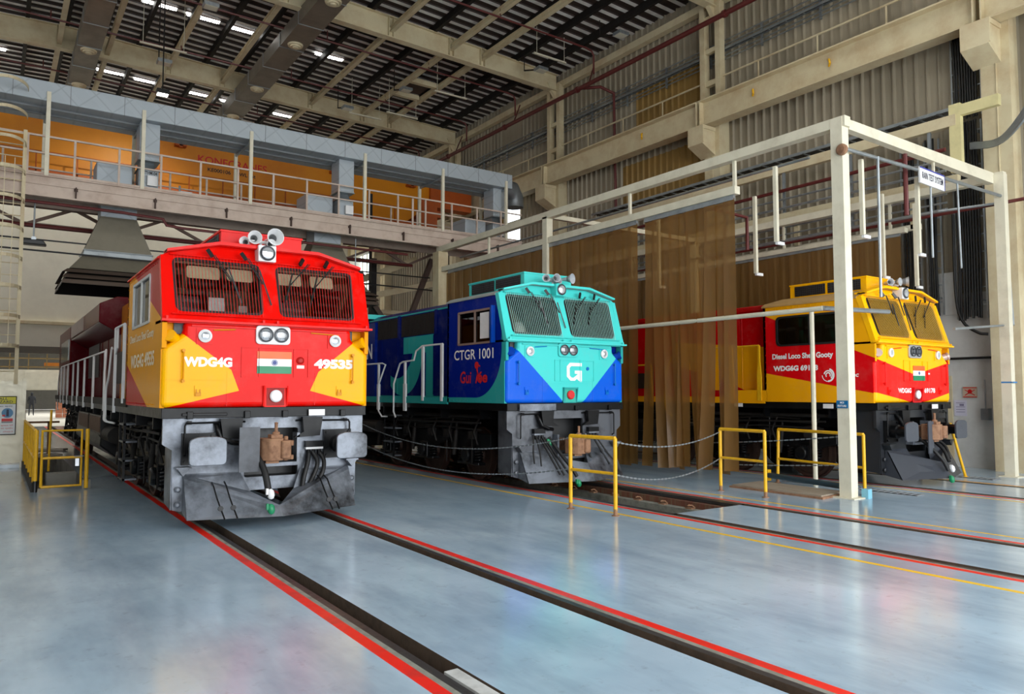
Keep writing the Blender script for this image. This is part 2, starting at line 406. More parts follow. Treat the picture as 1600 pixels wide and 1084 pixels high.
for y in (43.2, 43.9, 44.6, 45.3, 45.9): b.box(XW - .04, XW + .04, y, y + .12, 7.8, 10.6, 1)
b.box(XW - .04, XW + .04, 43.2, 46, 8.6, 8.7, 1); struct(b.obj('window_2', [M_day, cream_w]))
# left wall, front gable above the door, back wall
M_plain = mat('cream_plaster', srgb(224, 220, 204), .8, dirt=.3, dc=srgb(170, 166, 150), scale=.8)
b = MB(); b.box(-9.2, -9.0, YF, 46, 0, 6.0); b.box(-9.2, -9.0, YF, 46, 12.5, 15.7); b.box(-9.2, -9, YF, -2, 6, 12.5); b.box(-9.2, -9, 43, 46, 6, 12.5); struct(b.obj('wall_left', M_plain))
b = MB(); b.box(-9.15, -9.1, -2, 43, 6, 12.5, 0)  # unseen glowing strip added in the left wall as fill light
for y in range(-2, 44, 3): b.box(-9.1, -9.0, y, y + .1, 6, 12.5, 1)
b.box(-9.1, -9, -2, 43, 9.2, 9.3, 1)
struct(b.obj('fill_panel_left', [emis('left_fill_glow', (.92, .96, 1, 1), 1.1), cream_w]))
b = MB(); b.box(-9, XW, YF - .2, YF, 9.4, 15.9); b.box(-9, -2, YF - .2, YF, 0, 9.4); struct(b.obj('wall_front', M_clad))
b = MB(); b.box(-9, XW, 45.0, 45.2, 4.1, 15.9); b.box(6.2, XW, 45.0, 45.2, 0, 4.1); b.box(-9, -4.5, 45, 45.2, 0, 4.1); struct(b.obj('wall_back', M_plain))
b = MB(); b.box(-9, 8, 44.7, 45, 5.25, 5.4); b.box(2.2, 8, 44.6, 45, 5.0, 6.0) if False else None; struct(b.obj('trim_2', cream)); 
b = MB(); b.box(-4.5, 6.2, 44.6, 45.1, 3.75, 4.1); struct(b.obj('trim_3', mat('dark_lintel', srgb(96, 90, 80), .7)))
b = MB(); b.box(5.6, 6.2, 44.8, 45.1, 0, 3.8); b.box(-.8, -.3, 44.8, 45.1, 0, 3.8); struct(b.obj('door_1', mat('grey_door_leaf', srgb(150, 144, 134), .7)))
# added enclosure that shuts out the bright sky beyond the far door
b = MB(); b.box(-14, 24, 46, 90, 7.5, 7.7); b.box(-14, -13.8, 46, 90, 0, 7.5); b.box(23.8, 24, 46, 58, 0, 7.5); b.box(-14, 24, 89.8, 90, 0, 7.5); struct(b.obj('wall_sky_screen', mat('sky_screen_grey', srgb(120, 116, 106), .8)))
b = MB(); b.box(-2, 12, 49, 56, 7.3, 7.35); b.box(-2, 12, 64, 74, 7.3, 7.35); struct(b.obj('far_fill_panel', emis('far_fill_glow', (1, .99, .95, 1), 2.5)))  # glowing panels added to brighten the enclosure beyond the far door
# unseen glowing sheets added under the roof to brighten floor and back wall
for (x0, y0) in ((1, 3.0), (7, 3.0), (13, 3.0), (-4, 8.5), (1, 8.5), (7, 8.5), (13, 8.5), (-5, 42.8), (-1, 42.8), (3, 42.8), (7, 42.8), (11, 42.8)):
    b = MB(); zz = zr0(x0 + 2) - .4; b.box(x0, x0 + 3.6, y0, y0 + 1.8, zz, zz + .02, 0); b.box(x0 - .06, x0, y0, y0 + 1.8, zz - .05, zz + .3, 1); b.box(x0 + 3.6, x0 + 3.66, y0, y0 + 1.8, zz - .05, zz + .3, 1)
    tag(b.obj('roof_fill_light', [M_fill, cream]), 'added glowing fill sheet under the roof, out of direct view', 'fill light', 'added fill sheets')
    if y0 > 40: o_ = bpy.context.scene.collection.objects[-1]; o_.data.materials[0] = M_fill_rear
# things seen beyond the far door
b = MB(); b.box(-2, 9, 52, 52.3, 1.9, 3.1, 0); b.box(1.5, 5, 51.9, 52.0, 1.95, 3.0, 0); tag(b.obj('boundary_wall', mat('pale_yard_wall', srgb(214, 210, 196), .8)), 'pale wall panel beyond the far doorway', 'wall')
b = MB()
for i in range(7): b.box(-2 + i * .9, -1.95 + i * .9, 51, 51.05, 3.1, 4.6, 0)
for z in (3.2, 3.7, 4.2): b.box(-2, 4, 51, 51.05, z, z + .06, 0)
b.box(2.4, 3.4, 51.1, 51.2, 3.3, 3.5, 1); tag(b.obj('storage_rack', [mat('tan_rack', srgb(150, 124, 76), .7), mat('orange_rack_beam', srgb(214, 130, 40), .6)]), 'tan storage rack with an orange beam beyond the far doorway', 'rack')
b = MB(); b.box(3.4, 6.0, 50.5, 50.6, 3.25, 4.15); tag(b.obj('blue_board', mat('dark_blue_board', srgb(30, 42, 70), .6)), 'dark blue board hanging over the far doorway', 'board')
b = MB()
for i in range(5):
    for j in range(4): b.box(3.6 + i * .42, 3.98 + i * .42, 60 + (j % 2) * .02, 60.4, .02 + j * .28, .28 + j * .28)
tag(b.obj('brick_stack', mat('red_brick', srgb(176, 112, 84), .9, dirt=.4)), 'stack of reddish blocks outside the far doorway', 'stack')
# distant person walking outside
sk = bpy.data.meshes.new('person'); J = [(0, 0, .95), (0, 0, 1.2), (0, 0, 1.42), (0, 0, 1.52), (0, -.01, 1.60), (-.1, .02, .92), (-.14, -.08, .5), (-.15, -.02, .06), (.1, -.02, .92), (.13, .14, .5), (.14, .26, .08), (-.19, 0, 1.4), (-.25, .05, 1.12), (-.22, -.1, .9), (.19, 0, 1.4), (.25, -.02, 1.12), (.22, -.14, .92), (-.16, -.14, .04), (.15, .16, .03), (0, -.01, 1.70), (0, -.01, 1.78)]
sk.from_pydata(J, [(0, 1), (1, 2), (2, 3), (3, 4), (0, 5), (5, 6), (6, 7), (0, 8), (8, 9), (9, 10), (2, 11), (11, 12), (12, 13), (2, 14), (14, 15), (15, 16), (7, 17), (10, 18), (4, 19), (19, 20)], [])
pe = bpy.data.objects.new('person', sk); C.objects.link(pe); smd = pe.modifiers.new('skin', 'SKIN')
R_ = [.15, .16, .17, .055, .085, .1, .07, .045, .1, .07, .045, .075, .05, .035, .075, .05, .035, .04, .04, .10, .07]
for v_, r_ in zip(sk.skin_vertices[0].data, R_): v_.radius = (r_, r_ * .85)
sk.skin_vertices[0].data[0].use_root = True
pe.modifiers.new('sub', 'SUBSURF').levels = 1; sk.materials.append(mat('dark_clothes', srgb(40, 42, 48), .8)); pe.location = (2.47, 68, -.02)
tag(pe, 'person in dark clothes walking far away outside the doorway', 'person')

# ---- roof
zr = lambda x: 15.95 - .038 * abs(x - 2)
def roof_mat():
    m, t, p = base('roof_underside', .45)
    X = t.xyz(); y = X[1]
    s = t.math('PINGPONG', t.math('MULTIPLY', y, 1 / .25), 1.0)
    st = t.math('GREATER_THAN', s, .58)
    c = t.mix(st, srgb(58, 46, 42), t.mix(t.noise(1.5, 4), srgb(150, 148, 146), srgb(205, 205, 205)))
    t.put(p.inputs['Base Color'], c); return m
b = MB(); M_roof = roof_mat()
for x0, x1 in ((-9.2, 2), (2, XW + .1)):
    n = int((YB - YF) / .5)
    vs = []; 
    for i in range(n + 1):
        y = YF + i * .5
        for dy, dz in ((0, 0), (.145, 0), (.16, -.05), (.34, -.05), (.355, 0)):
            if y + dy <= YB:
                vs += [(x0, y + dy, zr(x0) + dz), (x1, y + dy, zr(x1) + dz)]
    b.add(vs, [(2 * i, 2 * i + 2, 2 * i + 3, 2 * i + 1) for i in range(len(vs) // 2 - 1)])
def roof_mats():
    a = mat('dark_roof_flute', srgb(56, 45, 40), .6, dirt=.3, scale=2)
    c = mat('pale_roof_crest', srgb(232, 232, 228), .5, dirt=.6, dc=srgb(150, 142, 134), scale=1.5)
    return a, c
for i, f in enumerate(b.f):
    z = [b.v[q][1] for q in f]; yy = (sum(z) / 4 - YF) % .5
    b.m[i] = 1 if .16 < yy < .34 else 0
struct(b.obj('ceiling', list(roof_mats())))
# translucent skylight strips: one sheet per bay
M_sky = emis('skylight_sheet', (1, .99, .95, 1), 9)
for yy, xs_ in ((28.75, [2.4, 3.9, 5.4, 6.9, 10.3]), (36.25, [3.2, 4.7, 6.9, 8.4, 10.9, -1.2]), (21.25, [5.0, 9.5]), (13.7, [4, 7, 10]), (6.2, [3, 6, 9, 12])):
    for x0 in xs_:
        b = MB(); zz = zr(x0 + .6) - .075
        b.box(x0, x0 + 1.15, yy - .12, yy + .12, zz, zz + .01, 0)
        for q in range(6): b.box(x0 + q * .22, x0 + q * .22 + .03, yy - .13, yy + .13, zz - .015, zz, 1)
        tag(b.obj('skylight_panel', [M_sky, dark_st]), 'small bright translucent sheet set in the dark roof', 'skylight', 'translucent roof sheets')
# purlins
i = 0
x = -8.2
while x < 19:
    b = MB(); z = zr(x) - .06; b.box(x - .03, x + .05, YF, YB, z - .24, z); b.box(x - .03, x + .10, YF, YB, z - .26, z - .24)
    tag(b.obj('roof_purlin', dark_st), 'dark channel purlin running under the roof sheets', 'purlin', 'roof purlins'); x += 1.25
# trusses (tapered plate beams) and longitudinal ties
for yy in (-1.0, 7.3, 15.6, 23.9, 32.2, 40.5):
    b = MB(); zb = lambda x: 14.72 - .024 * abs(x - 2) ; zt = lambda x: 15.62 - .036 * abs(x - 2)
    for x0, x1 in ((-9, 2), (2, 18.9)):
        b.bar((x0, yy, zt(x0) - .015), (x1, yy, zt(x1) - .015), .26, .03); b.bar((x0, yy, zb(x0) + .015), (x1, yy, zb(x1) + .015), .30, .035)
        b.prism([(x0, zb(x0)), (x1, zb(x1)), (x1, zt(x1)), (x0, zt(x0))], 'y', yy - .012, yy + .012)
    n_ = b.obj('roof_beam', cream)
    tag(n_, {-1.0: 'cream roof beam over the shed entrance', 7.3: 'cream roof beam overhead, nearest inside the entrance', 15.6: 'cream roof beam high above the middle of the shed', 23.9: 'broad cream roof beam crossing above the walkway, nearer one', 32.2: 'broad cream roof beam crossing behind the silver duct, farther one', 40.5: 'farthest cream roof beam by the back wall'}[yy], 'beam')
    b = MB()
    for x in (1.6, 5.4, 7.5, 11.3, 13.8, 15.2): b.box(x - .1, x - .08, yy - .14, yy + .14, zb(x), zt(x)); b.box(x + .08, x + .1, yy - .14, yy + .14, zb(x), zt(x))
    b.obj('stiffener', cream, n_)
for x in (-2.3, 1.6, 3.2, 5.4, 7.5, 11.35, 13.8, 15.2):
    b = MB(); zz = 14.95 if x > 6 else 15.0; b.ibeam((x, YF, zz - .012 * abs(x - 2)), (x, YB, zz - .012 * abs(x - 2)), .16, .2, .02)
    tag(b.obj('tie_beam', cream), 'slim cream tie beam running between the broad roof beams, ' + {-2.3: 'out of view at the left', 1.6: 'leftmost in view', 3.2: 'second from the left, beside the left roof duct', 5.4: 'third from the left', 7.5: 'fourth, beside the right roof duct', 11.35: 'first right of the ducts', 13.8: 'left side of the roof hatch', 15.2: 'rightmost, right side of the roof hatch'}[x], 'beam', 'tie beams between the roof beams')
b = MB(); b.box(XW - .35, XW - .1, YF, YB, 14.5, 14.75); struct(b.obj('trim_4', cream))
# crane hatch frame under the roof
b = MB(); b.box(13.9, 15.1, 27.3, 27.5, 14.75, 14.95); b.box(13.9, 15.1, 28.9, 29.1, 14.75, 14.95); b.box(13.9, 15.1, 27.5, 28.9, 14.98, 15.0, 1); tag(b.obj('hatch_frame', [cream, brown_st]), 'small cream hatch frame between two tie beams', 'frame')
# red sprinkler pipes under the roof
for yy, x0, x1, pw in ((20.5, -6, 17.9, 'nearest of the four'), (25.6, -6, 17.9, 'second of the four from the camera'), (29.6, -6, 17.9, 'third of the four from the camera'), (34.4, -6, 17.9, 'farthest of the four')):
    b = MB(); z0 = 14.45; b.tube([(x0, yy, z0 + .3), (x1 - .3, yy, z0 + .1), (x1, yy, z0 + .05), (x1 + .1, yy, z0 - .1), (x1 + .1, yy, 13.65)], .035, 8)
    for q in range(5): b.tube([(x0 + 3 + q * 4.2, yy, z0 + .2), (x0 + 3 + q * 4.2, yy, z0 + .55)], .02, 6)
    tag(b.obj('sprinkler_pipe', maroon, smooth=True), 'thin dark red sprinkler pipe across under the roof, ' + pw, 'pipe', 'sprinkler pipes under the roof')
b = MB(); b.cyl((18.2, YF + .1, 13.5), (18.2, 44.8, 13.5), .085, 12)
for y in (5, 12.4, 13.9, 21, 26, 31): b.bar((18.2, y, 13.5), (18.9, y + .5, 14.6), .04, .04); b.lathe([(.12, -.05), (.12, .05)], (18.2, y + .7, 13.5), (0, 1, 0), 14)
tag(b.obj('fire_main_pipe', maroon), 'thick dark red pipe running high along the right wall', 'pipe')
b = MB(); b.tube([(18.25, 21.5, 13.5), (18.6, 20.8, 13.4), (19.1, 20.6, 13.2), (19.1, 20.5, 5.5)], .06, 10); tag(b.obj('riser_pipe', maroon, smooth=True), 'dark red riser pipe going down the corrugated wall', 'pipe')

# ---- columns, corbels, crane girder
def colbox(b, y0, y1, z0, z1): b.box(18.88, 19.36, y0, y1, z0, z1)
names = {-1.0: 'cream steel column by the entrance on the right wall', 7.3: 'broad cream column on the right wall behind the rain test frame', 15.6: 'cream column on the right wall in the middle of the corrugated side', 23.9: 'cream column on the right wall beyond the end of the walkway', 32.2: 'cream column on the right wall in the far part of the shed', 40.5: 'farthest cream column on the right wall'}
for yy in names:
    t = empty('wall_column', (0, 0, 0), names[yy], 'column')
    b = MB(); b.box(18.86, 19.36, yy - .18, yy + .44, 0, 11.2); b.box(18.84, 18.86, yy + .10, yy + .115, 0, 9.5); b.obj('shaft', cream, t)
    b = MB(); b.prism([(18.28, 9.72), (18.28, 10.30), (18.88, 10.30), (18.88, 9.42)], 'y', yy - .04, yy + .60) if False else b.prism([(18.25, 9.72), (18.88, 9.42), (18.88, 10.32), (18.25, 10.32)], 'y', yy, yy + .60)
    b.box(18.25, 18.88, yy - .03, yy, 10.2, 10.32); b.box(18.25, 18.3, yy - .03, yy, 9.75, 10.2); b.obj('corbel', cream, t)
    b = MB(); b.box(18.86, 19.1, yy - .25, yy - .05, 11.2, 14.6); b.box(18.86, 19.1, yy + .38, yy + .58, 11.2, 14.6)
    for z in (11.8, 12.9, 14.0): b.box(18.9, 19.05, yy - .05, yy + .38, z, z + .15)
    b.prism([(18.86, 14.6), (18.4, 14.6), (18.86, 14.0)], 'y', yy - .05, yy + .1); b.obj('upper_post', cream, t)
b = MB(); prev = YF
gir = empty('crane_runway_girder', (18.6, 0, 0), 'long cream runway girder carried on corbels along the right wall', 'girder')
for y0, y1 in ((YF, -.75), (-.65, 7.52), (7.66, 15.85), (15.97, 24.15), (24.27, 32.4), (32.6, 44.9)):
    b = MB(); b.box(-.22, .22, y0, y1, 10.34, 10.38); b.box(-.24, .24, y0, y1, 11.14, 11.18); b.box(-.012, .012, y0, y1, 10.38, 11.14); b.box(-.20, .2, y0, y0 + .03, 10.38, 11.14); b.box(-.2, .2, y1 - .03, y1, 10.38, 11.14); b.box(-.04, .04, y0, y1, 11.18, 11.28)
    b.obj('girder_section', cream, gir)
b = MB(); 
for y in (11.4, 18.6, 13.9): b.tube([(-.02, y, 10.95), (-.10, y - .05, 10.9), (-.14, y - .1, 10.78), (-.06, y - .02, 10.74)], .03, 8)
b.obj('yellow_hook', yel_p, gir)
# service rail above the girder
b = MB(); b.tube([(19.0, YF, 12.0), (19.0, 43, 12.0)], .03, 6)
for y in range(-4, 43, 2): b.tube([(19.0, y, 11.3), (19.0, y, 12.0)], .025, 6)
tag(b.obj('service_hand_rail', cream), 'thin cream hand rail above the crane runway girder', 'railing')
# cable trays
def tray(name, x, y0, y1, z, wd, m, label, nb, rung=.5):
    b = MB(); b.box(x - wd / 2, x - wd / 2 + .02, y0, y1, z, z + .08); b.box(x + wd / 2 - .02, x + wd / 2, y0, y1, z, z + .08)
    y = y0
    while y < y1: b.box(x - wd / 2, x + wd / 2, y, y + .04, z, z + .02); y += rung
    t = tag(b.obj(name, m), label, 'cable tray')
    b = MB()
    for i in range(nb): xx = x - wd / 2 + .04 + (wd - .08) * i / max(nb - 1, 1); b.tube([(xx, y0, z + .05), (xx, (y0 + y1) / 2, z + .055), (xx, y1, z + .05)], .02, 5)
    b.obj('cable', black_s, t)
tray('cable_tray', 19.18, YF + .1, 44, 12.9, .14, galv, 'cable ladder with dark cables high on the right wall', 6, .6)
b = MB(); 
for z in (12.62, 12.75, 13.1, 13.25): b.tube([(19.2, YF + .1, z), (19.2, 44, z)], .022, 5)
for y in range(-4, 44, 2): b.box(19.22, 19.285, y, y + .06, 12.55, 13.3)
tag(b.obj('conduit_bank', galv), 'bank of grey conduits running high along the right wall', 'conduits')
tray('cable_tray', 18.55, 8.0, 21, 8.42, .55, galv, 'grey cable ladder behind the top of the rain test frame', 5, .45)
# pipe rack beside the wall
rk = empty('pipe_rack', (18.2, 0, 0), 'cream steel pipe rack in front of the corrugated wall, above the yellow and red locomotive', 'rack')
for z, h_ in ((8.0, .26), (6.62, .22)):
    b = MB(); b.box(-.08, .08, 8.0, 21, z, z + h_); b.obj('rack_beam', cream, rk)
b = MB(); b.box(-.05, .05, 8.9, 21, 5.72, 5.86); b.obj('rack_beam', cream_w, rk)
b = MB(); b.box(-.07, .07, 7.9, 8.15, 6.9, 8.5); b.box(-.07, .07, 7.1, 7.9, 8.2, 8.45); b.obj('rack_bracket', mat('pale_yellow_steel', srgb(214, 204, 152), .5, dirt=.3), rk)
for y in (9.0, 12.2, 15.4, 18.6):
    b = MB(); b.box(-.05, .05, y, y + .12, 5.75, 6.7); b.obj('rack_post', cream, rk)
for y in (8.6, 10.6, 12.6, 14.6, 16.6):
    b = MB(); b.box(-.03, .03, y, y + .07, 6.1, 8.0); b.obj('hanger', galv, rk)
for z, r_, m_, y1 in ((7.45, .05, maroon, 21), (6.95, .035, galv, 21), (6.4, .025, galv, 21), (6.2, .025, galv, 21), (6.05, .025, galv, 21), (5.95, .04, maroon, 21), (7.2, .03, galv, 21)):
    b = MB(); b.cyl((-.18, 6.4 if z == 5.95 else 8.2, z), (-.18, y1, z), r_, 8); tag(b.obj('rack_pipe', m_), '', 'pipe') if False else b.obj('pipe', m_, rk, label='dark red pipe' if m_ is maroon else None)
# vertical black cable bundles
def bundle(y0, y1, z0, z1, x, label, hang=False):
    t = empty('cable_bundle', (x, (y0 + y1) / 2, z0), label, 'cables'); n = max(3, int((y1 - y0) / .055)); w_ = y1 - y0
    for i in range(n):
        yy = -w_ / 2 + w_ * (i + .5) / n; b = MB(); j = random.uniform(-.02, .02)
        b.tube([(random.uniform(-.03, .03), yy, z1 - z0), (j, yy, (z1 - z0) * .6), (-j, yy + random.uniform(-.015, .015), (z1 - z0) * .3), (j, yy + (.04 * random.random() if hang else 0), random.uniform(-.05, .05))], .026, 6); b.obj('cable', black_s, t, smooth=True)
    b = MB(); z = .3
    while z < z1 - z0: b.box(.05, .08, -w_ / 2 - .06, w_ / 2 + .06, z, z + .03); z += .42
    b.box(.06, .09, -w_ / 2 - .08, -w_ / 2 - .04, 0, z1 - z0); b.box(.06, .09, w_ / 2 + .04, w_ / 2 + .08, 0, z1 - z0); 
    for z in (.4, z1 - z0 - .3): b.box(.08, XW - .06 - x if z0 > 4.2 else .28, -w_ / 2, -w_ / 2 + .04, z, z + .04)
    b.obj('cable_ladder', galv, t)
bundle(9.40, 9.72, 3.9, 8.1, 19.0, 'black vertical cable bundle on the right wall, leftmost of three'); bundle(8.90, 9.13, 3.7, 8.1, 19.0, 'narrow black vertical cable bundle on the right wall, middle of three')
bundle(7.92, 8.46, 3.55, 8.3, 19.0, 'broad black vertical cable bundle beside the cream column', True)
bundle(7.92, 8.46, 8.45, 10.9, 19.1, 'broad black cable bundle under the runway girder, beside the corbel')
b = MB(); b.tube(curve([(18.95, 8.5, 6.1), (18.95, 8.5, 4.2), (18.9, 8.35, 3.5), (18.85, 8.0, 3.2), (18.9, 7.8, 3.15)]), .035, 8); tag(b.obj('loose_cable', black_s, smooth=True), 'single thick black cable looping below the broad cable bundle', 'cable')
b = MB()
for i in range(5): b.tube(curve([(18.6, 7.9, 7.5 + i * .03), (18.3, 7.2, 7.35 + i * .03), (17.9, 6.6, 7.55 + i * .05), (17.7, 6.2, 8.0 + i * .05), (17.6, 5.6, 8.8)]), .03, 6)
tag(b.obj('armoured_cable', galv, smooth=True), 'grey armoured cables sweeping past the cream column at the right edge', 'cables')
lad = MB()
for s_ in (0, .35): lad.box(19.05, 19.1, 6.30 + s_, 6.36 + s_, 0, 11)
for z in range(0, 33): lad.bar((19.07, 6.33, z * .33 + .1), (19.07, 6.68, z * .33 + .1 + (.33 if z % 2 else 0)), .025, .025)
tag(lad.obj('lattice_post', cream_w), 'slim pale lattice post on the right wall at the picture edge', 'post')
# low wall furniture
b = MB(); b.box(19.24, 19.28, 8.8, 9.6, 0, 2.2); tag(b.obj('cream_wall_panel', cream), 'tan door height panel on the right wall behind the yellow and red locomotive', 'panel')
b = MB(); b.box(19.26, 19.29, 8.6, 9.05, 3.7, 4.75); tag(b.obj('white_wall_sheet', M_mas), 'white sheet fixed to the wall between the cable bundles', 'sheet')
b = MB(); b.cyl((19.22, 7.8, 2.62), (19.22, 9.8, 2.62), .03, 8); tag(b.obj('wall_conduit', black_s), 'thin black conduit across the white wall', 'conduit')
dz = empty('danger_sign', (19.28, 8.4, 1.80), 'danger notice with red skull on the white wall', 'sign')
b = MB(); b.box(-.02, 0, -.16, .16, -.13, .13); b.obj('plate', mat('sign_tan', srgb(196, 176, 154), .6, dirt=.3), dz)
b = MB(); fn = lambda u, v, w: (-.024, -u, v)
for q in ([(-.05, 0), (-.04, .06), (0, .08), (.04, .06), (.05, 0), (.03, -.03), (-.03, -.03)],):
    vs = [fn(u, v, 0) for u, v in q]; b.add(vs, [tuple(range(len(vs)))])
b.bar((-.025, -.11, -.07), (-.025, .11, .06), .004, .018); b.bar((-.025, -.11, .06), (-.025, .11, -.07), .004, .018); b.box(-.024, -.02, -.15, .15, -.12, -.10); b.box(-.024, -.02, -.15, .15, .10, .12); b.obj('skull_mark', lett_r, dz)
wn = empty('wall_notice', (19.28, 8.63, 1.42), 'small white paper notice on the wall below the danger sign', 'notice')
b = MB(); b.box(-.006, 0, -.14, .14, -.19, .19); b.obj('paper', mat('notice_paper', srgb(206, 204, 220), .6, dirt=0), wn)
b = MB()
for z in (.12, .02, -.04, -.1): b.box(-.009, -.006, -.1, .1, z, z + .012)
b.box(-.009, -.006, -.08, .02, .05, .1); b.obj('print', mat('grey_print', srgb(130, 124, 150), .6), wn)
b = MB(); b.box(19.12, 19.29, 7.95, 8.12, 1.15, 1.42); b.cyl((19.2, 8.04, 1.4), (19.2, 8.04, 2.1), .015, 6); tag(b.obj('switch_box', galv), 'small grey switch box on the white wall near the column', 'switch box')

# ================= walkway across the shed =================
wk = empty('elevated_walkway', (0, 21.5, 0), 'elevated steel walkway with hand rails crossing above the red locomotive', 'walkway')
XL, XR = -8.8, 15.4
b = MB(); b.box(XL, XR, 0, .05, 6.93, 7.15, 0); b.box(XL, XR, -.06, .06, 7.13, 7.16, 0); b.box(XL, XR, .03, .06, 6.66, 6.93, 0); b.box(XL, XR, -.08, .12, 6.62, 6.66, 0); b.box(XL, XR, 1.55, 1.6, 6.7, 7.15, 0)
b.obj('edge_girder', pinkish, wk)
b = MB()
for i in range(13): x = -7.6 + i * 1.83; b.box(x - .014, x + .014, -.075, .03, 6.66, 6.95); b.box(x - .04, x + .04, -.03, .03, 6.86, 6.93)
b.obj('girder_stiffener', brown_st, wk)
b = MB(); b.box(XL, XR, .06, 1.55, 7.08, 7.11); b.obj('deck_plate', dark_st, wk)
for yy, tp, nm in ((0.0, 8.17, 'front_hand_rail'), (1.55, 8.17, 'rear_hand_rail')):
    b = MB(); b.box(XL, XR, yy - .022, yy + .022, tp - .045, tp); b.box(XL, XR, yy - .018, yy + .018, 7.70, 7.735); b.box(XL, XR, yy - .01, yy + .01, 7.18, 7.24)
    r = b.obj(nm, pinkish, wk)
    for i in range(24):
        x = -7.5 + i * 1.0 + (0 if yy == 0 else .5)
        if x < XR: bb_ = MB(); bb_.box(x - .025, x + .025, yy - .025, yy + .025, 7.16, tp); bb_.obj('rail_post', pinkish, r)
b = MB(); b.box(13.0, 13.12, -.1, 1.6, 7.1, 8.3) if False else b.box(11.0, 11.06, -.02, .02, 7.1, 8.1)
b.obj('rail_post', pinkish, wk)
# truss under the deck
b = MB()
for yy in (2.4,):
    b.bar((XL, yy, 6.9), (XR - 3, yy, 6.9), .12, .14); b.bar((XL, yy, 6.35), (12.1, yy, 6.35), .14, .12)
    for i in range(9): x = -7.5 + i * 2.3; b.bar((x, yy, 6.9), (x + 1.15, yy, 6.35), .08, .08); b.bar((x + 1.15, yy, 6.35), (x + 2.3, yy, 6.9), .08, .08)
b.obj('under_truss', mat('brown_pink_steel', srgb(118, 98, 88), .7, dirt=.5), wk)
b = MB(); b.cyl((-3, 1.9, 6.25), (12, 1.9, 6.25), .05, 8); b.tube([(-3, .15, 6.52), (1.2, .1, 6.50), (2.6, .05, 6.48), (3.6, .1, 6.45), (3.7, .15, 6.30), (4.1, .15, 6.27), (11, .3, 6.3)], .04, 8); b.obj('under_pipe', maroon, wk, smooth=True)
b = MB(); b.tube([(-3, .6, 5.65), (12, .6, 5.65)], .02, 6); b.tube([(-3, .3, 5.35), (4, .3, 5.3), (12, .4, 5.2)], .022, 6); b.obj('under_conduit', black_s, wk)
# lamps hanging below the walkway
for x, lb in ((.70, 'black flood lamp hanging on a rod beside the caged ladder'), (9.2, 'lamp rod hanging under the walkway near the second hood')):
    t = empty('pendant_lamp', (x, 21.8, 5.45), lb, 'lamp'); b = MB(); b.cyl((0, 0, .1), (0, 0, 1.15), .02, 8); b.obj('rod', galv, t)
    b = MB(); b.prism([(-.28, 0), (.28, 0), (.2, .12), (-.2, .12)], 'y', -.15, .15); b.obj('lamp_head', black_s, t, bevel=.02); b = MB(); b.cbox((0, -.02, .16), (.1, .1, .08)); b.obj('driver_box', galv, t)
# main support column and brown bracing
t = empty('walkway_column', (11.2, 22.6, 0), 'pair of brown braced posts supporting the walkway behind the blue locomotive', 'support')
b = MB(); b.box(-2.35, -2.1, 0, .25, 0, 6.6); b.obj('post', cream, t); b = MB(); b.bar((-2.2, .1, 6.3), (.0, .1, 3.4), .16, .16); b.bar((1.2, .1, 6.4), (0, .1, 3.4), .16, .16); b.bar((0, .1, 3.5), (0, .1, 0), .16, .16); b.obj('brace', brown_st, t)
b = MB()
for yy, x0, x1, z0, z1 in ((26, 9.8, 13.5, 5.4, 7.0), (28, 9, 16, 4.8, 6.6)): b.bar((x0, yy, z0), (x1, yy, z1), .2, .25)
b.box(8.5, 14.5, 27, 27.2, 4.9, 5.05); tag(b.obj('brown_roof_brace', cream), 'cream diagonal steel members behind the walkway post', 'bracing')
b = MB(); b.box(11.0, 11.2, 24.6, 24.8, 0, 6.6); b.box(11.0, 11.1, 24.8, 24.85, 0, 9); tag(b.obj('tall_dark_post', dark_st), 'tall dark post under the walkway behind the blue locomotive', 'post')

# ================= silver ventilation duct and hoods =================
def quilt():
    m, t, p = base('quilted_silver_cladding', .42, .15)
    X = t.xyz(); a = t.math('ADD', X[0], X[2]); c_ = t.math('SUBTRACT', X[0], X[2])
    s1 = t.math('PINGPONG', t.math('MULTIPLY', a, 2.6), 1.0); s2 = t.math('PINGPONG', t.math('MULTIPLY', c_, 2.6), 1.0)
    d = t.math('MINIMUM', s1, s2)
    q = t.math('GREATER_THAN', s1, .5)
    col = t.mix(t.ramp(d, 0.0, .10), srgb(150, 158, 164), srgb(166, 175, 182)); col = t.mix(t.math('MULTIPLY', q, .15), col, srgb(150, 160, 168))
    t.put(p.inputs['Base Color'], col); t.put(p.inputs['Normal'], t.bump(d, .15, .03)); return m
M_q = quilt()
M_du = mat('dull_duct_steel', srgb(118, 122, 124), .45, .5, dirt=.4)
vd = empty('ventilation_duct', (0, 21.5, 9.05), 'long quilted silver ventilation duct above the walkway', 'duct')
b = MB(); b.box(-8.8, 15.0, .0, 1.6, 0, .5, 0); b.obj('main_duct', [M_q], vd, bevel=.02)
b = MB(); b.box(-8.8, 15.0, .5, .53, -.05, .0); b.box(-8.8, 15.0, 1.0, 1.04, -.05, 0)
for i in range(20): x = -8.4 + i * 1.22; b.box(x, x + .012, -.006, .1, .0, .505)
b.obj('duct_seam', M_du, vd)
b = MB(); b.tube([(15.0, .8, .25), (15.5, .8, .2), (15.7, .9, -.05), (15.7, .9, -.4)], .35, 10); b.obj('duct_elbow', M_du, vd, smooth=True)
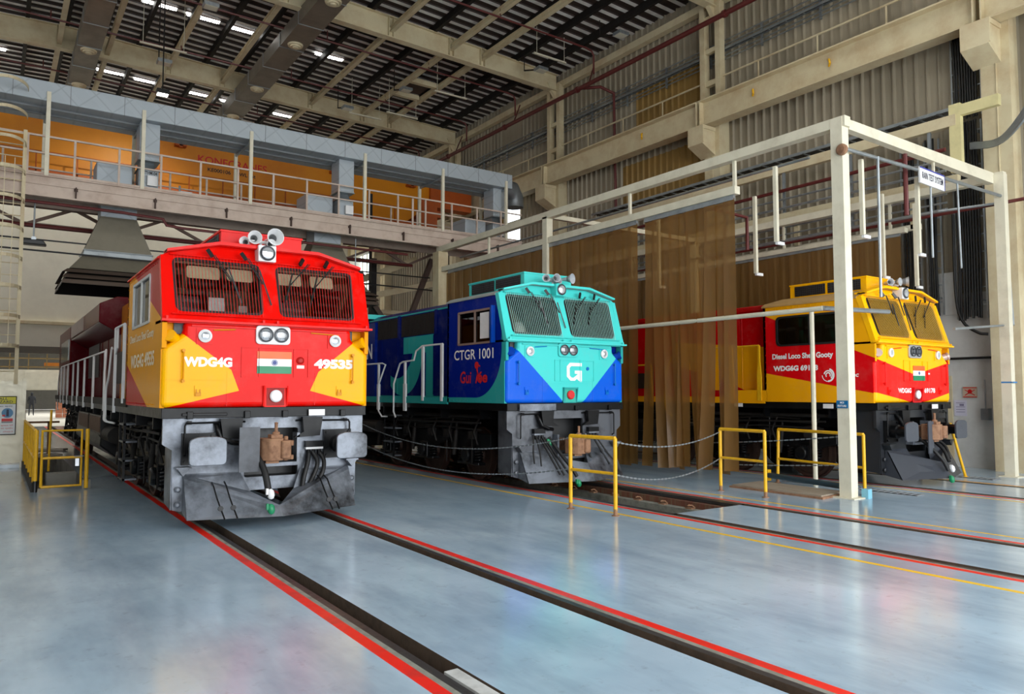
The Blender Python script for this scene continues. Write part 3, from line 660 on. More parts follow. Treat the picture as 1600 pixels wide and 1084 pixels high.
for xc, xb, w_ in ((3.25, 2.45, 0), (8.85, 8.05, 0), (14.6, 13.7, 0), (-2.5, -3.3, 0)):
    b = MB(); b.box(xc - .25, xc + .25, .25, .9, -1.0, 0); b.box(xc - .25, xc + .25, .28, .85, -1.9, -1.25); b.obj('drop_duct', M_q, vd, bevel=.02)
    b = MB(); b.prism([(.3, -1.25), (.85, -1.25), (.9, -1.0), (.5, -1.0)], 'x', xc - .2, xc + .15); b.box(xc - .28, xc + .27, .24, .9, -1.03, -1.0); b.box(xc - .28, xc + .27, .24, .9, -1.28, -1.25); b.obj('damper_joint', galv, vd)
    b = MB(); b.box(xb - .42, xb + .42, .4, 1.3, -1.85, -1.2); b.obj('fan_box', M_q, vd, bevel=.02)
    b = MB(); b.box(xc - .05, xc + .20, .16, .25, -1.72, -1.45); b.obj('switch', white_p, vd)
lettering('lettering', 'AHTHM-04', 3.03, -1.40, .42, .09, lambda u, v, w: (u, .275, v), black_s, vd, .01)
b = MB(); b.box(3.55, 4.5, .3, .5, -1.85, -1.80); b.cyl((4.05, .4, -1.85), (4.05, .4, -1.55), .03, 8); b.cbox((4.2, .4, -1.8), (.3, .3, .15)); b.obj('motor_bracket', galv, vd)
for i, x in enumerate((-4.7, -1.9, .90, 3.05, 5.85, 9.35, 12.15, 14.72)):
    t = empty('duct_support', (x, 21.5, 7.16), 'cream post pair under the silver duct on the walkway, ' + ['far left', 'beyond the ladder at the left', 'leftmost in view', 'second in view from the left', 'third in view from the left', 'fourth in view from the left', 'fifth in view', 'last at the right end'][i], 'support', 'duct supports on the walkway')
    b = MB(); b.box(-.045, .045, -.045, .045, 0, 2.12); b.obj('front_post', cream_w, t); b = MB(); b.box(-.045, .045, 1.62, 1.71, 0, 1.95); b.obj('rear_post', cream_w, t)
    b = MB(); b.bar((0, .0, 1.82), (0, 1.65, 1.84), .05, .07); b.obj('cross_arm', galv, t)
M_hood = mat('olive_grey_hood', srgb(126, 120, 104), .55, .2, dirt=.3)
M_slat = mat('brown_slat', srgb(86, 72, 62), .5, .2, dirt=.3)
for xc, lb in ((2.62, 'large grey extraction hood above the rear of the red locomotive, left one'), (8.45, 'large grey extraction hood partly hidden behind the red cab roof, right one'), (-3.2, 'extraction hood out to the left')):
    if xc < 0: continue
    t = empty('extraction_hood', (xc, 22.6, 4.5), lb, 'extraction hood')
    def fr(b, w0, d0, z0, w1, d1, z1, m=0):
        vs = [(s * w, q * d, z) for w, d, z in ((w0, d0, z0), (w1, d1, z1)) for s, q in ((-1, -1), (1, -1), (1, 1), (-1, 1))]
        b.add(vs, [(0, 1, 5, 4), (1, 2, 6, 5), (2, 3, 7, 6), (3, 0, 4, 7)], m)
    b = MB(); fr(b, .80, .6, 1.0, .43, .35, 1.98); b.obj('upper_cone', M_hood, t)
    b = MB(); b.box(-.43, .43, -.36, .36, 1.97, 2.56); b.obj('neck', M_q, t)
    b = MB(); fr(b, .82, .62, .86, .80, .6, 1.0); fr(b, .83, .63, .98, .82, .62, 1.01); b.obj('joint_band', galv, t)
    b = MB(); fr(b, 1.15, 1.1, .42, .82, .62, .86); b.obj('lower_cone', M_hood, t)
    for j in range(3):
        b = MB(); fr(b, 1.32 - .0 * j + .04 * (2 - j) * 0, 1.35, 0 + j * .14, 1.30 - .05 * j, 1.30 - .07 * j, .11 + j * .14); b.obj('skirt_slat', M_slat, t)
    b = MB(); fr(b, 1.30, 1.30, .0, 1.12, 1.05, .42); b.obj('skirt', black_s, t)

# ================= crane =================
M_cr = mat('crane_orange_yellow', srgb(224, 140, 4), .4, dirt=.6, dc=srgb(186, 96, 6), scale=.35)
M_cr2 = mat('crane_deep_orange', srgb(176, 78, 8), .5, dirt=.4)
cr = empty('overhead_crane', (0, 30, 9.3), 'orange overhead travelling crane behind the walkway', 'crane')
b = MB(); b.prism([(-8.5, 0), (14.8, 0), (16.3, 1.1), (16.3, 2.0), (-8.5, 2.0)], 'y', -.05, .5, 0); b.box(-8.5, 16.3, -.14, .56, 1.97, 2.03, 0); b.obj('near_girder', M_cr, cr)
b = MB(); b.prism([(-8.5, -.6), (14.8, -.6), (16.3, .5), (16.3, 1.8), (-8.5, 1.8)], 'y', 2.2, 2.8, 0); b.box(-8.5, 16.3, 2.1, 2.9, 1.77, 1.83, 0); b.obj('far_girder', M_cr2, cr)
b = MB(); b.box(15.8, 18.45, -1.2, 4.2, .6, 1.5) if False else b.box(16.2, 18.4, -.2, .4, 1.0, 1.9); b.box(17.9, 18.5, -1.3, 4.3, 1.95, 2.4); b.box(16.2, 17.2, .4, 2.3, .7, 1.3); b.box(15.6, 16.5, -.3, -.1, -.2, 1.3); b.obj('end_carriage', M_cr2, cr)
for x in (5.5, 11.6, 15.2):
    b = MB(); b.box(x - .06, x + .06, -.35, -.2, 1.7, 2.4); b.box(x - .2, x + .2, -.35, -.05, 1.75, 1.85); b.obj('cable_bracket', M_cr2, cr)
b = MB(); b.box(-8, 15.5, -.8, -.1, -.35, -.30, 0); b.box(-8, 15.5, -.82, -.78, -.35, .0, 0)
for i in range(20): b.box(-7.5 + i * 1.2, -7.46 + i * 1.2, -.82, -.78, -.3, .6)
b.box(-8, 15.5, -.82, -.78, .56, .6); b.obj('crane_catwalk', M_cr2, cr)
b = MB(); b.box(-8, 6.4, -.12, .52, -.5, .0, 0); b.obj('lower_box', M_cr2, cr)
cfn = lambda u, v, w: (u, -.06, v)
lettering('lettering', 'KONECRANES', 6.16, 1.30, 2.62, .30, cfn, lett_r, cr, .012); lettering('lettering', 'KE000106', 6.52, 1.02, .86, .15, cfn, black_s, cr, .02); lettering('lettering', 'SWL 35t', 7.62, 1.02, .72, .15, cfn, black_s, cr, .02)
t = empty('flood_lamp', (4.05, 25, 11.2), 'lit flood lamp hanging above the silver duct', 'lamp'); b = MB(); b.box(-.18, .18, -.14, .14, -.08, .06, 0); b.cyl((0, 0, 0), (0, 0, 3.6), .02, 6); b.obj('lamp_body', black_s, t); b = MB(); b.box(-.15, .15, -.11, .11, -.10, -.08); b.obj('lamp_lens', emis('lamp_glow', (1, .98, .9, 1), 14), t)
l_ = bpy.data.lights.new('flood_lamp_light', 'SPOT'); l_.energy = 900; l_.spot_size = 1.5; l_.spot_blend = 1.0; l_.shadow_soft_size = .15; l_.color = (1, .9, .5); lo = bpy.data.objects.new('flood_lamp_light', l_); C.objects.link(lo); lo.location = (4.05, 25, 11.05); lo.rotation_euler = (.95, 0, .1)
for i, (x, y, z) in enumerate(((5.2, 24, 13.9), (4.4, 27, 13.0), (16.9, 22.3, 14.2), (13.5, 27, 14.2), (12.2, 30, 14.1), (17.6, 18.6, 14.3))):
    t = empty('flood_lamp', (x, y, z), 'unlit grey flood lamp below the roof, ' + ['nearest the top left edge', 'just above the lit lamp', 'by the right end of the nearer broad beam', 'beside the roof hatch frame', 'below the farther broad beam', 'nearest the right wall at the top'][i], 'lamp', 'unlit roof flood lamps'); b = MB(); b.bar((0, 0, 0), (0, 1.1, .35), .05, .05); b.cyl((0, 1.1, .35), (0, 1.1, zr(x) - .10 - z), .02, 6); b.obj('arm', dark_st, t)
    b = MB(); b.box(-.22, .22, -.18, .18, -.06, .05); b.obj('lamp_head', galv, t); b = MB(); b.box(-.19, .19, -.15, .15, -.07, -.06); b.obj('lamp_glass', mat('lamp_glass_dull', srgb(206, 204, 186), .3, dirt=.1), t)
for i, (x0, y, z) in enumerate(((3.7, 27.5, 13.7), (14.2, 25.8, 13.9), (12.3, 30.0, 13.9), (13.6, 29, 13.9), (16.0, 21.5, 14.3))):
    b = MB(); b.box(x0, x0 + 1.5, y, y + .07, z, z + .05); b.cyl((x0 + .1, y, z), (x0 + .1, y, zr(x0) - .08), .01, 5); b.cyl((x0 + 1.4, y, z), (x0 + 1.4, y, zr(x0 + 1.4) - .08), .01, 5)
    tag(b.obj('tube_light_batten', cream_w), 'slim pale lighting batten below the roof, ' + ['leftmost one above the lit lamp', 'near the roof hatch frame', 'below the hatch frame, longer way back', 'between the two broad beams at the right', 'nearest the right wall'][i], 'light', 'roof lighting battens')
# roof ducts with round diffusers
for x0, dx, lb in ((2.05, .75, 'grey air duct along the roof with round diffusers, left one'), (8.0, .85, 'grey air duct along the roof with round diffusers, right one')):
    t = empty('roof_air_duct', (x0, 0, 14.15), lb, 'duct'); b = MB(); b.box(0, dx, YF, 36, 0, .5)
    for y in range(-4, 36, 2): b.box(-.02, dx + .02, y, y + .03, -.02, .51, 1)
    o = b.obj('duct_body', [mat('grimy_duct', srgb(120, 112, 100), .45, .35, dirt=.6, dc=srgb(78, 70, 60), scale=1.2), galv], t)
    for y in (22, 25.6, 30.3, 34.0):
        b = MB()
        b.lathe([(.27, 0), (.25, -.06), (.19, -.05), (.17, -.10), (.11, -.09), (.08, -.13), (0, -.13)], (dx / 2, y, 0), (0, 0, 1), 24); b.obj('diffuser', cream, t, smooth=True)

# ================= rain test frame =================
fr_ = empty('rain_test_frame', (12.1, 7.25, 0), 'white steel portal frame of the rain test bay', 'frame')
FX, FY = 0, 0
def bx(nm, m, *a, **k): b = MB(); b.box(*a); return b.obj(nm, m, fr_, **k)
bx('front_post', cream_w, -.11, .09, -.10, .12, 0, 6.62); bx('base_plate', cream_w, -.2, .2, -.2, .2, 0, .02)
bx('front_post', cream_w, 5.70, 5.88, -.32, -.12, 0, 6.55); bx('base_plate', cream_w, 5.6, 5.98, -.4, -.04, 0, .02)
bx('long_beam', cream_w, -.10, .08, -.15, 14.4, 6.45, 6.63)
b = MB(); b.prism([(.09, 6.42), (5.72, 6.36), (5.88, 6.52), (5.88, 6.60), (.09, 6.60)], 'y', -.12, .02); b.obj('cross_beam', cream_w, fr_)
bx('long_beam', cream_w, 5.72, 5.9, -.3, 14.4, 6.42, 6.6) ; bx('middle_post', cream_w, -.1, .1, 8.35, 8.55, 0, 6.5); bx('cross_beam', cream_w, .0, 5.8, 8.38, 8.52, 6.48, 6.6)
bx('end_column', cream, -.18, .18, 14.1, 14.5, 0, 6.45); bx('middle_post', cream_w, 5.72, 5.9, 8.35, 8.55, 0, 6.5); bx('end_column', cream_w, 5.72, 5.9, 14.1, 14.3, 0, 6.5)
bx('curtain_beam', cream_w, -.08, .08, 2.22, 14.2, 5.77, 5.93); bx('curtain_beam', cream_w, 5.82, 5.98, 1.9, 14.2, 5.66, 5.78)
for y in (2.25, 5.25, 8.45, 11.3):
    bx('beam_hanger', cream_w, -.03, .03, y, y + .06, 5.9, 6.5); bx('beam_hanger', cream_w, 5.87, 5.93, y, y + .06, 5.75, 6.5)
bx('beam_hanger', cream_w, 3.15, 3.2, -.08, -.04, 6.1, 6.4)
# spray pipework: galvanised pipes, drops with nozzles
def pipe(pts, r=.035, m=galv, nm='spray_pipe'): return MB().tube(pts, r, 8).obj(nm, m, fr_)
pipe([(-.14, -.16, 6.02), (2.2, -.2, 6.05), (5.95, -.25, 6.06)], .035)
b = MB(); b.lathe([(.1, 0), (.1, .05), (.07, .07)], (-.10, -.1, 6.02), (-1, 0, 0), 20); b.obj('pipe_flange', rust, fr_)
pipe([(5.95, -.2, 6.0), (6.2, -.2, 3.3), (6.2, -.2, 3.28), (3.5, -.2, 3.06)], .03); pipe([(5.9, -.2, 5.95), (5.6, 1.0, 5.95), (5.6, 14, 5.9)], .03)
pipe([(-.02, .4, 3.3), (-.02, 14, 3.3)], .045, cream_w); pipe([(.6, 1.0, 6.3), (.6, 14, 6.3)], .03); pipe([(-.02, .4, 3.3), (2.0, .3, 3.35)], .045)
for y, x, z0 in ((1.3, .0, 4.65), (2.9, 1.5, 4.4), (5.5, 1.2, 4.4), (-.05, .62, 4.62), (-.05, 2.6, 4.5), (1.2, 3.6, 4.3), (1.2, 5.0, 4.2)):
    b = MB(); b.box(x - .035, x + .035, y, y + .07, z0, 6.1 if y > 0 else 6.0); b.obj('spray_drop', cream_w, fr_)
    b = MB(); b.box(x - .02, x + .20, y + .0, y + .05, z0 - .05, z0 + .01); b.obj('spray_nozzle', white_p, fr_)
pipe([(.85, -.2, 6.05), (.82, -.2, 3.5)], .025); pipe([(2.7, -.22, 6.05), (2.7, -.22, 4.4)], .02); pipe([(3.8, -.22, 6.05), (3.85, -.22, 4.3)], .02)
pipe([(.1, 3.0, 5.65), (1.3, 3.0, 5.62), (1.3, 3.0, 4.9)], .04, maroon); pipe([(2.2, -.0, 6.4), (2.2, 0, 5.2)], .045, maroon)
pipe([(.95, 1.26, 3.38), (.95, 1.26, 0)], .045, cream_w, 'slim_post'); pipe([(5.2, .85, 3.0), (5.1, .85, 0)], .04, cream_w, 'slim_post')
sg = empty('hanging_sign', (14.80, 7.0, 5.93), 'white sign lettered RAIN TEST SYSTEM hanging on the frame', 'sign'); sg.rotation_euler = (0, .03, 0)
b = MB(); b.box(-.48, .48, -.015, .015, -.155, .155, 0); b.box(-.48, .48, -.02, -.012, .13, .155, 1); b.box(.465, .48, -.02, -.012, -.155, .155, 1); b.obj('board', [white_p, mat('blue_edge', srgb(60, 64, 150), .5)], sg)
lettering('lettering', 'RAIN TEST SYSTEM', -.40, -.06, .80, .13, lambda u, v, w: (u, -.022, v), mat('dark_lettering', srgb(30, 30, 60), .5, dirt=0), sg, .005)
mk = empty('post_label', (11.985, 7.27, 1.60), 'small blue label plate on the front post of the rain test frame', 'label')
b = MB(); b.box(-.012, 0, -.105, .105, -.065, .065); b.obj('plate', mat('blue_label', srgb(0, 98, 148), .4, dirt=0), mk)
lf = lambda u, v, w: (-.014, -u, v)
lettering('lettering', 'MOI', -.035, .012, .07, .035, lf, lett_w, mk, .02); lettering('lettering', 'FIXTURE', -.08, -.045, .16, .035, lf, lett_w, mk, .02)
b = MB(); b.box(17.79, 18.0, 6.9, 6.905, 2.0, 2.03); b.box(17.795, 17.8, 6.92, 7.13, 2.0, 2.03); tag(b.obj('blue_band', mat('blue_tape', srgb(40, 120, 180), .5)), 'thin blue band round the right post of the rain test frame', 'tape')
b = MB(); b.box(12.24, 12.36, 7.0, 7.12, 0, .16); tag(b.obj('blue_block', mat('light_blue_block', srgb(120, 180, 200), .6)), 'small light blue block at the foot of the front frame post', 'block')
# strip curtains
def pvc():
    m = bpy.data.materials.new('amber_plastic_strip'); m.use_nodes = True; t = NT(m); p = t.n['Principled BSDF']
    c = t.mix(t.noise(1.2, 4, sc3=(1, 1, .3)), srgb(164, 120, 62), srgb(112, 84, 46)); t.put(p.inputs['Base Color'], c); p.inputs['Roughness'].default_value = .28
    tr = t.node('ShaderNodeBsdfTransparent'); tr.inputs[0].default_value = (.80, .62, .36, 1); x = t.node('ShaderNodeMixShader'); x.inputs[0].default_value = .28
    tl = t.node('ShaderNodeBsdfTranslucent'); t.put(tl.inputs[0], c); y = t.node('ShaderNodeMixShader'); y.inputs[0].default_value = .35
    t.l.new(p.outputs[0], y.inputs[1]); t.l.new(tl.outputs[0], y.inputs[2])
    t.l.new(y.outputs[0], x.inputs[1]); t.l.new(tr.outputs[0], x.inputs[2]); t.l.new(x.outputs[0], t.n['Material Output'].inputs[0]); return m
M_pvc = pvc()
def curtain(nm, X, y0, y1, zt, zb, label, step=.26, wd=.30, spread=.0):
    t = empty(nm, (X, (y0 + y1) / 2, 0), label, 'strip curtain'); y = y0; i = 0; rnd = random.Random(int(y0 * 10 + X))
    while y < y1 - .05:
        a = rnd.uniform(-.45, .45) * spread; sh = rnd.uniform(-.25, .25) * spread; xo = (.02 if i % 2 else -.02); zz = zb + rnd.uniform(0, .12) * (1 if spread else 0)
        b = MB(); rows = 9; cols = 4; vs = []
        for r in range(rows + 1):
            f = r / rows; z = zt + (zz - zt) * f; tw = a * f * f * 2.2; off = sh * f * f
            for c_ in range(cols + 1):
                u = (c_ / cols - .5) * wd; bow = .03 * (1 - (2 * c_ / cols - 1) ** 2) * f
                vs.append((xo + u * math.sin(tw) + bow * math.cos(tw) + .05 * spread * f * math.sin(i), y - (y0 + y1) / 2 + step / 2 + u * math.cos(tw) + off - bow * math.sin(tw), z))
        b.add(vs, [(r * (cols + 1) + c_, r * (cols + 1) + c_ + 1, (r + 1) * (cols + 1) + c_ + 1, (r + 1) * (cols + 1) + c_) for r in range(rows) for c_ in range(cols)])
        b.obj('strip', M_pvc, t, smooth=True); y += step; i += 1
    b = MB(); b.box(-.03, .03, y0 - (y0 + y1) / 2, y1 - (y0 + y1) / 2, zt - .03, zt + .1); b.obj('hanging_rail', galv, t)
curtain('strip_curtain', 12.1, 9.55, 12.05, 5.70, .12, 'amber plastic strip curtain, nearer section beside the yellow barrier', .25, .29, 1.0)
curtain('strip_curtain', 12.1, 12.3, 21.0, 5.70, .10, 'amber plastic strip curtain behind the blue locomotive, longer section', .26, .31, .5)
curtain('strip_curtain', 18.0, 9.3, 21.0, 5.62, 1.2, 'tan plastic strip curtain along the far side of the rain test bay', .34, .37, .0)

# ================= barriers, gate, chains =================
def barrier(x0, y0, x1, y1, h, label, mid=.5, lean=0):
    t = empty('safety_barrier', (x0, y0, 0), label, 'barrier'); dx, dy = x1 - x0, y1 - y0
    for q in (0, 1):
        b = MB(); b.cyl((dx * q, dy * q, .08), (dx * q + (lean if q == 0 else 0), dy * q, h), .030, 12); o = b.obj('post', yel_p, t, smooth=True); b = MB(); b.lathe([(.06, 0), (.06, .01), (.03, .015), (.03, .10)], (dx * q, dy * q, 0), (0, 0, 1), 14); b.obj('post_foot', rust, o)
    b = MB(); b.cyl((lean, 0, h), (dx, dy, h), .030, 12); b.obj('top_rail', yel_p, t, smooth=True); b = MB(); b.cyl((lean * mid, 0, h * mid), (dx, dy, h * mid), .024, 12); b.obj('middle_rail', yel_p, t, smooth=True)
    return t
barrier(7.44, 9.08, 7.55, 8.18, 1.13, 'yellow pipe barrier in front of the blue locomotive', .54); barrier(11.03, 9.12, 10.97, 8.11, 1.13, 'yellow pipe barrier between the strip curtain and the front frame post', .54)
barrier(12.95, 9.28, 12.66, 7.3, 1.06, 'yellow pipe barrier behind the front frame post', .45, .05)
b = MB(); b.cyl((17.09, 7.6, .0), (16.7, 7.7, 1.15), .03, 12); b.lathe([(.06, 0), (.06, .01), (.03, .02)], (17.09, 7.6, 0), (0, 0, 1), 12); tag(b.obj('leaning_post', yel_p, smooth=True), 'leaning yellow post right of the yellow and red locomotive', 'post')
def chain(p, q, sag, label):
    p = Vector(p); q = Vector(q); n = int((q - p).length / .06); b = MB(); prev = None
    for i in range(n + 1):
        f = i / n; c = p.lerp(q, f); c.z -= sag * 4 * f * (1 - f)
        if prev is not None:
            d = (c - prev)
            for w_, h_ in (((.022, .006) if i % 2 else (.006, .022)),): b.bar(prev - d * .15, c + d * .15, w_, h_)
        prev = c
    tag(b.obj('barrier_chain', galv), label, 'chain')
chain((7.5, 17.2, 1.02), (7.44, 9.08, 1.10), .36, 'upper steel chain hanging in front of the blue locomotive'); chain((7.5, 17.2, .55), (7.44, 9.08, .62), .34, 'lower steel chain hanging in front of the blue locomotive')
chain((7.55, 8.18, 1.08), (11.03, 9.12, 1.08), .16, 'upper steel chain between the two front yellow barriers'); chain((7.55, 8.18, .6), (11.03, 9.12, .6), .20, 'lower steel chain between the two front yellow barriers')
chain((12.9, 20, 1.0), (12.2, 7.3, 1.05), .38, 'upper steel chain beside the track of the yellow and red locomotive'); chain((12.9, 20, .5), (12.2, 7.3, .55), .3, 'lower steel chain beside the track of the yellow and red locomotive')
chain((16.75, 7.7, 1.0), (19.2, 9.4, 1.0), .2, 'thin chain from the leaning yellow post to the wall')
# plank platform and roller by the front post
pl = empty('plank_platform', (12.2, 8.3, 0), 'worn plank platform on a rusty frame beside the front frame post', 'platform')
b = MB(); b.prism([(-.60, 1.02), (.28, 1.05), (.22, -.75), (-.62, -.85)], 'z', .035, .06, 0); o = b.obj('plank', mat('worn_plank', srgb(150, 140, 124), .7, dirt=.7, dc=srgb(110, 84, 60), scale=5, sc3=(5, .5, 1)), pl); b = MB(); b.prism([(-.64, 1.06), (.32, 1.08), (.26, -.79), (-.66, -.90)], 'z', 0, .034); b.obj('rusty_frame', rust, pl)
rl = empty('steel_roller', (12.62, 8.45, .12), 'long dark steel roller lying beside the plank platform', 'roller'); b = MB(); b.cyl((.25, 1.0, .02), (-.20, -1.0, .02), .055, 16); b.obj('tube', mat('blue_grey_tube', srgb(66, 86, 96), .35, .4, dirt=.4), rl, smooth=True)
for q in ((.26, 1.02), (-.22, -1.06)):
    b = MB(); b.cbox((q[0], q[1], .02), (.1, .1, .22)); b.obj('end_bracket', yel_p, rl)
# drain grating beyond
for (x0, y0, x1, y1), lb in (((13.25, 6.7, 13.55, 9.4), 'floor drain grating beside the front frame post'), ((16.9, 7.0, 17.3, 9.8), 'floor drain grating by the right frame post')):
    b = MB(); b.box(x0, x1, y0, y1, 0, .004, 1); y = y0
    while y < y1: b.box(x0 + .03, x1 - .03, y, y + .05, .004, .012, 0); y += .12
    tag(b.obj('drain_grating', [mat('grating_grey', srgb(140, 146, 150), .5, dirt=.3), black_s]), lb, 'grating')
# pit gate on the left
gt = empty('pit_gate', (.74, 16.1, 0), 'yellow pipe gate and railing around the stair pit at the left', 'gate')
for gx in (-.06, .75): b = MB(); b.cyl((gx, .0, 0.02), (gx, 0, 1.12), .035, 12); b.obj('gate_post', yel_p, gt, smooth=True)
b = MB(); b.cyl((-.06, 0, 0), (-.06, 0, .2), .04, 12); b.obj('post_sleeve', black_s, gt)
b = MB(); b.tube([(.03, 0, .08), (.66, 0, .08), (.66, 0, 1.10), (.03, 0, 1.10), (.03, 0, .08)], .026, 10); b.cyl((.03, 0, .60), (.66, 0, .60), .024, 10); g_ = b.obj('gate_leaf', yel_p, gt)
b = MB(); b.box(.56, .62, -.05, -.02, .44, .58); b.cyl((.54, -.03, .62), (.70, -.03, .62), .01, 6); b.obj('padlock', steel, g_)
for i in range(7):
    b = MB(); b.cyl((-.08, .25 + i * 1.0, .0), (-.08, .25 + i * 1.0, 1.12), .025, 10); b.obj('rail_post', yel_p, gt)
for z in (1.12, .62):
    b = MB(); b.cyl((-.08, 0, z), (-.08, 6.4, z), .024, 10); b.obj('side_rail', yel_p, gt)
b = MB(); b.box(-.12, -.06, -.02, 6.4, 0, .16); b.obj('kick_plate', dark_st, gt)
b = MB(); b.cyl((.36, 4.0, .0), (.38, 4.0, 1.4), .025, 10); b.obj('rear_post', yel_p, gt)
b = MB(); b.box(.0, .9, 9.5, 9.55, .9, .96); b.box(.0, .06, 9.5, 9.55, 0, 1.3); b.box(.6, .66, 9.5, 9.55, 0, .96); b.obj('rear_rail', mat('brown_rail', srgb(120, 80, 40), .5), gt)
for (c_, d_, m_, lb) in (((1.25, 18.6, -.35), (.55, .35, .9), concrete, 'grey concrete block standing in the stair pit'), ((.98, 17.2, -.55), (.16, .2, .5), yel_p, 'small yellow block in the stair pit'), ((1.05, 16.9, -.66), (.6, .2, .28), concrete, 'low pale slab on the pit step'), ((1.5, 16.2, .08), (.14, .14, .16), concrete, 'small concrete cube beside the gate post')):
    b = MB(); b.cbox(c_, d_); tag(b.obj('concrete_block', m_, bevel=.01), lb, 'block')
for c_, a, lb in (((1.2, 24.5, .04), .4, 'loose plank lying by the pit, nearer one'), ((1.5, 27, .04), -.5, 'loose plank lying by the pit, farther one')):
    b = MB(); b.cbox((0, 0, 0), (.9, .3, .06)); o = tag(b.obj('loose_plank', mat('pale_board', srgb(170, 160, 146), .8)), lb, 'plank'); o.location = c_; o.rotation_euler = (0, 0, a)
# panel and caged ladder
pn = empty('sheet_enclosure', (-.4, 21.5, 0), 'cream sheet metal panel at the foot of the caged ladder', 'panel')
b = MB(); b.box(-3, 1.02, 0, .04, .12, 2.07); b.box(.98, 1.06, -.03, .06, 0, 2.12); b.obj('sheet', mat('cream_sheet_metal', srgb(214, 208, 186), .35, .2, dirt=.25), pn); b = MB(); b.box(-3, 1.1, -.02, .3, 0, .08); b.obj('base_channel', galv, pn)
fs_ = empty('hazard_sign', (.20, 21.46, 1.25), 'yellow and white FALL HAZARD sign on the cream sheet panel', 'sign')
b = MB(); b.box(-.33, .28, 0, .01, -.46, .46, 0); b.box(-.31, .26, -.006, 0, -.44, .27, 1); b.box(-.31, .26, -.006, 0, .28, .44, 2); b.obj('plate', [dark_st, mat('sign_white', srgb(226, 230, 232), .5, dirt=0), mat('sign_yellow', srgb(214, 206, 60), .5, dirt=0)], fs_)
sf2 = lambda u, v, w: (u, -.009, v)
lettering('lettering', 'FALL', -.12, .37, .22, .06, sf2, black_s, fs_, .02); lettering('lettering', 'HAZARD', -.20, .295, .40, .06, sf2, black_s, fs_, .02)
lettering('lettering', 'िगरने का खतरा', -.22, .20, .42, .045, sf2, black_s, fs_, .0); lettering('lettering', 'सुरक्षा पेटी', -.02, -.26, .24, .045, sf2, lett_r, fs_, 0); lettering('lettering', 'का प्रयोग', -.02, -.33, .24, .045, sf2, lett_r, fs_, 0); lettering('lettering', 'अिनवार्य है', .02, -.41, .2, .045, sf2, lett_r, fs_, 0)
for x in (.10, -.20):
    b = MB(); b.lathe([(.115, 0), (.115, .003)], (x, -.006, .06), (0, -1, 0), 24, 0); b.box(x - .02, x + .03, -.012, -.009, -.02, .1, 1); b.lathe([(.025, 0), (.02, .002)], (x + .005, -.009, .12), (0, -1, 0), 12, 1); b.box(x - .1, x - .04, -.013, -.009, -.02, .02, 2)
    b.box(x - .11, x + .11, -.010, -.006, -.14, -.07, 2); b.box(x - .11, x + .11, -.010, -.006, -.175, -.145, 3); b.obj('pictogram', [mat('sign_blue', srgb(90, 140, 180), .5, dirt=0), mat('sign_navy', srgb(40, 50, 80), .5, dirt=0), lett_r, mat('sign_grey', srgb(130, 140, 140), .5, dirt=0)], fs_)
ld = empty('caged_ladder', (.04, 21.3, 0), 'tall cream caged ladder at the left edge leading up to the walkway', 'ladder')
for x in (-.38, .40):
    b = MB(); b.box(x - .04, x + .04, .1, .16, 2.0, 8.2); b.obj('stile', cream, ld)
for i in range(21):
    b = MB(); b.cyl((-.38, .13, 2.3 + i * .29), (.40, .13, 2.3 + i * .29), .013, 6); b.obj('rung', cream, ld)
for i in range(10):
    z = 2.9 + i * .70; b = MB(); P_ = [(.01 + .42 * math.cos(a), .12 - .72 * math.sin(a) * 1.0, z + .0) for a in [PI * k / 14 for k in range(15)]]
    for k in range(14): b.bar(P_[k], P_[k + 1], .014, .075)
    if i == 9: pass
    b.obj('cage_hoop', cream, ld)
for a in (.5, 1.1, 1.57, 2.1, 2.7):
    b = MB(); b.bar((.01 + .42 * math.cos(a), .12 - .72 * math.sin(a), 2.9), (.01 + .42 * math.cos(a), .12 - .72 * math.sin(a), 7.8 if a in (.5,) else 7.3), .05, .014); b.obj('cage_bar', cream, ld)
